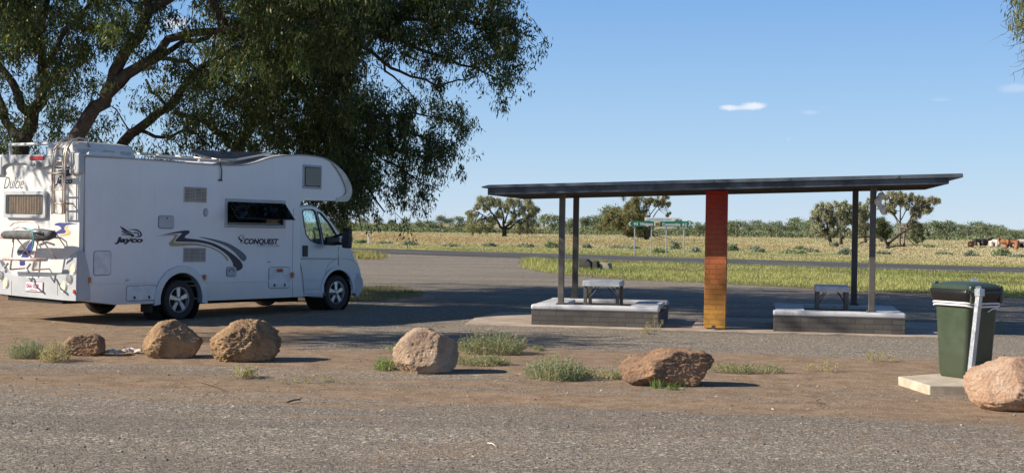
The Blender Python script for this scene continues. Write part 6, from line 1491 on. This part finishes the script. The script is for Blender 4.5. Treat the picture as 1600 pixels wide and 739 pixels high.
# ------------------------------------------------------------------ saltbushes in the paddock
def saltbush(px, pyb, wpx, hpx, label, ca=(.17, .20, .14), cb=(.36, .40, .28), seed=1):
    g = gnd(px, pyb); s = g.y / F; w = wpx * s / 2; h = hpx * s; R_ = np.random.default_rng(seed); n = int(260 + wpx * 36)
    a = R_.normal(0, 1, (n, 3)); a /= np.linalg.norm(a, axis=1)[:, None]; a *= R_.uniform(.25, 1, (n, 1)) ** .5; a[:, 2] = np.abs(a[:, 2]); lump = 1 + .35 * np.sin(a[:, :1] * 5 + seed) * np.cos(a[:, 1:2] * 4 + seed * 2)
    P = a * np.array([w, w * .8, h]) * lump; V, C = leaves(P, R_.uniform(.1, .2, n), R_.uniform(.05, .09, n), -.2, ca, cb)
    r = empty('saltbush', g); tag(r, label, 'bush', 'saltbushes in the paddock'); fast('leaves', V, np.arange(len(V)).reshape(-1, 4), FARL, r, C)
    mb = MB()
    for i in range(12): q = P[R_.integers(0, n)]; mb.tube([(0, 0, 0), tuple(q * .5), tuple(q)], [.03, .02, .01], 4, cap=False)
    mb.build('stems', STEM, r, fix=False)
BUSH = [(764, 384, 26, 9, 'round grey saltbush beyond the highway left of the front shelter post'), (822, 385, 20, 7, 'low wide saltbush just left of the front shelter post'), (862, 386, 22, 10, 'greener saltbush directly left of the shelter front post'), (640, 382, 26, 6, 'flat pale saltbush beyond the junction'), (602, 380, 22, 5, 'small dark saltbush near the white guide post'), (564, 379, 20, 6, 'spreading saltbush left of the white guide post'), (917, 387, 14, 7, 'small saltbush between the left shelter posts and the sign'), (976, 387, 34, 7, 'pale saltbush left of the first sign post'), (1030, 394, 22, 8, 'light saltbush between the middle sign posts'), (1055, 388, 16, 12, 'dark upright saltbush behind the third sign post'), (1086, 393, 20, 13, 'dark saltbush between the sign and the orange pillar'), (1142, 391, 20, 13, 'dark grey saltbush right of the orange pillar'), (1180, 389, 16, 6, 'small pale saltbush some way right of the orange pillar'), (1185, 393, 20, 5, 'flat saltbush nearer the highway right of the pillar'), (1240, 395, 30, 6, 'wide flat saltbush left of the right clump of gums'), (1268, 393, 18, 6, 'saltbush beneath the leftmost gum of the right clump'), (1320, 397, 30, 9, 'broad saltbush beside the dark back shelter post'), (1250, 388, 14, 6, 'tiny saltbush left of the clump trunks'), (1304, 384, 12, 10, 'bushy sapling between the first two trunks of the clump'), (1380, 396, 22, 5, 'low saltbush under the fallen tree'), (1452, 385, 20, 6, 'saltbush left of the orange calf'), (1475, 397, 22, 6, 'low green saltbush below the orange calf'), (1516, 399, 22, 8, 'saltbush below the dark cattle'), (1566, 399, 32, 11, 'large grey green saltbush below the chestnut cow'), (1590, 401, 16, 6, 'small saltbush at the right edge below the cattle'), (703, 384, 20, 4, 'faint low saltbush in the russet grass')]
for i, (px, py, w, h, l) in enumerate(BUSH):
    w *= .75 + .5 * ((i * 37) % 10) / 10; h *= .55 + .5 * ((i * 53) % 10) / 10
    g_ = i % 3 == 2; saltbush(px, py + 1.5, w * 1.15, h * 1.15, l, (.18, .22, .13) if g_ else (.22, .25, .18), (.36, .42, .24) if g_ else (.42, .46, .34), seed=i + 1)

# ------------------------------------------------------------------ cattle
def hide(name, a, b_, th):
    m, nt, b, out = newmat(name); v = coord(nt); L(nt, mixc(nt, rng(nt, noi(nt, v, 1.6, 3), th, th + .03), a, b_), b.inputs['Base Color']); b.inputs['Roughness'].default_value = .8; return m
def cow(px, pyb, Y, rot, mat, label, s=1.0, graze=True):
    s *= .76
    g = at(px, pyb, Y); g.z = -.12; hz = .25 if graze else 1.35
    V = [(0, 0, 1.02), (.35, 0, 1.06), (-.35, 0, 1.05), (-.72, 0, 1.10), (.68, 0, 1.08), (.95, 0, 1.10 if not graze else .85), (1.22, 0, 1.32 if not graze else .50), (1.42, 0, 1.28 if not graze else .28), (1.60, 0, 1.14 if not graze else .10),
         (.62, .17, .78), (.62, .17, .42), (.60, .17, .02), (.62, -.17, .78), (.66, -.17, .42), (.70, -.17, .02),
         (-.66, .18, .82), (-.72, .18, .50), (-.66, .18, .02), (-.66, -.18, .82), (-.60, -.18, .48), (-.58, -.18, .02),
         (-.86, 0, 1.12), (-.90, 0, .75), (-.90, 0, .42), (1.27, .16, 1.40 if not graze else .50), (1.27, -.16, 1.40 if not graze else .50)]
    E_ = [(0, 1), (0, 2), (2, 3), (1, 4), (4, 5), (5, 6), (6, 7), (7, 8), (4, 9), (9, 10), (10, 11), (4, 12), (12, 13), (13, 14), (3, 15), (15, 16), (16, 17), (3, 18), (18, 19), (19, 20), (3, 21), (21, 22), (22, 23), (6, 24), (6, 25)]
    Rd = [.40, .37, .38, .29, .30, .20, .14, .11, .08, .11, .05, .04, .11, .05, .04, .13, .05, .04, .13, .05, .04, .05, .02, .035, .03, .03]
    me = bpy.data.meshes.new('cow'); me.from_pydata([(x * s, y * s, z * s) for x, y, z in V], E_, []); me.materials.append(mat)
    o = bpy.data.objects.new('cow', me); COL.objects.link(o); m = o.modifiers.new('skin', 'SKIN'); sv = me.skin_vertices[0].data if me.skin_vertices else None
    if sv is None:
        bm = bmesh.new(); bm.from_mesh(me); lay = bm.verts.layers.skin.verify(); bm.verts.ensure_lookup_table()
        for i, v in enumerate(bm.verts): v[lay].radius = (Rd[i] * s, Rd[i] * s * (1.12 if i < 4 else 1)); v[lay].use_root = (i == 0)
        bm.to_mesh(me); bm.free()
    u = o.modifiers.new('sub', 'SUBSURF'); u.levels = 1; u.render_levels = 1
    o.location = g; o.rotation_euler = (0, 0, rot); me.polygons.foreach_set('use_smooth', [True] * len(me.polygons)); m.use_smooth_shade = True
    return tag(o, label, 'cow', 'cattle grazing in the paddock')
CH = hide('chestnut_hide', (.30, .125, .055), (.24, .09, .04), .5); DKB = hide('dark_brown_hide', (.06, .045, .035), (.035, .028, .022), .5); WH = hide('white_hide', (.45, .42, .38), (.3, .27, .24), .5); BK = hide('black_hide', (.02, .018, .018), (.03, .025, .022), .5); BW2 = hide('white_hide_black_head', (.45, .42, .38), (.02, .02, .02), .56)
cow(1517, 386, 150, 1.2, CH, 'small orange calf, leftmost of the cattle', .62)
cow(1529, 382.5, 168, .15, DKB, 'dark brown cow behind the orange calf, left of the pair', .92); cow(1539.5, 382.5, 170, .3, DKB, 'dark brown cow with its head up, right one of the dark pair', .92, False)
cow(1555, 384, 160, 1.9, WH, 'white cow seen from behind between the dark pair and the chestnut cow', .9)
cow(1579, 387.5, 140, 2.9, CH, 'bright chestnut cow facing left in front of a black one', 1.0, False); cow(1583, 383, 152, .2, BK, 'black cow standing directly behind the chestnut cow', 1.0)
cow(1597, 384, 150, 2.9, BW2, 'white cow with dark patches at the right edge of the photo', 1.05)
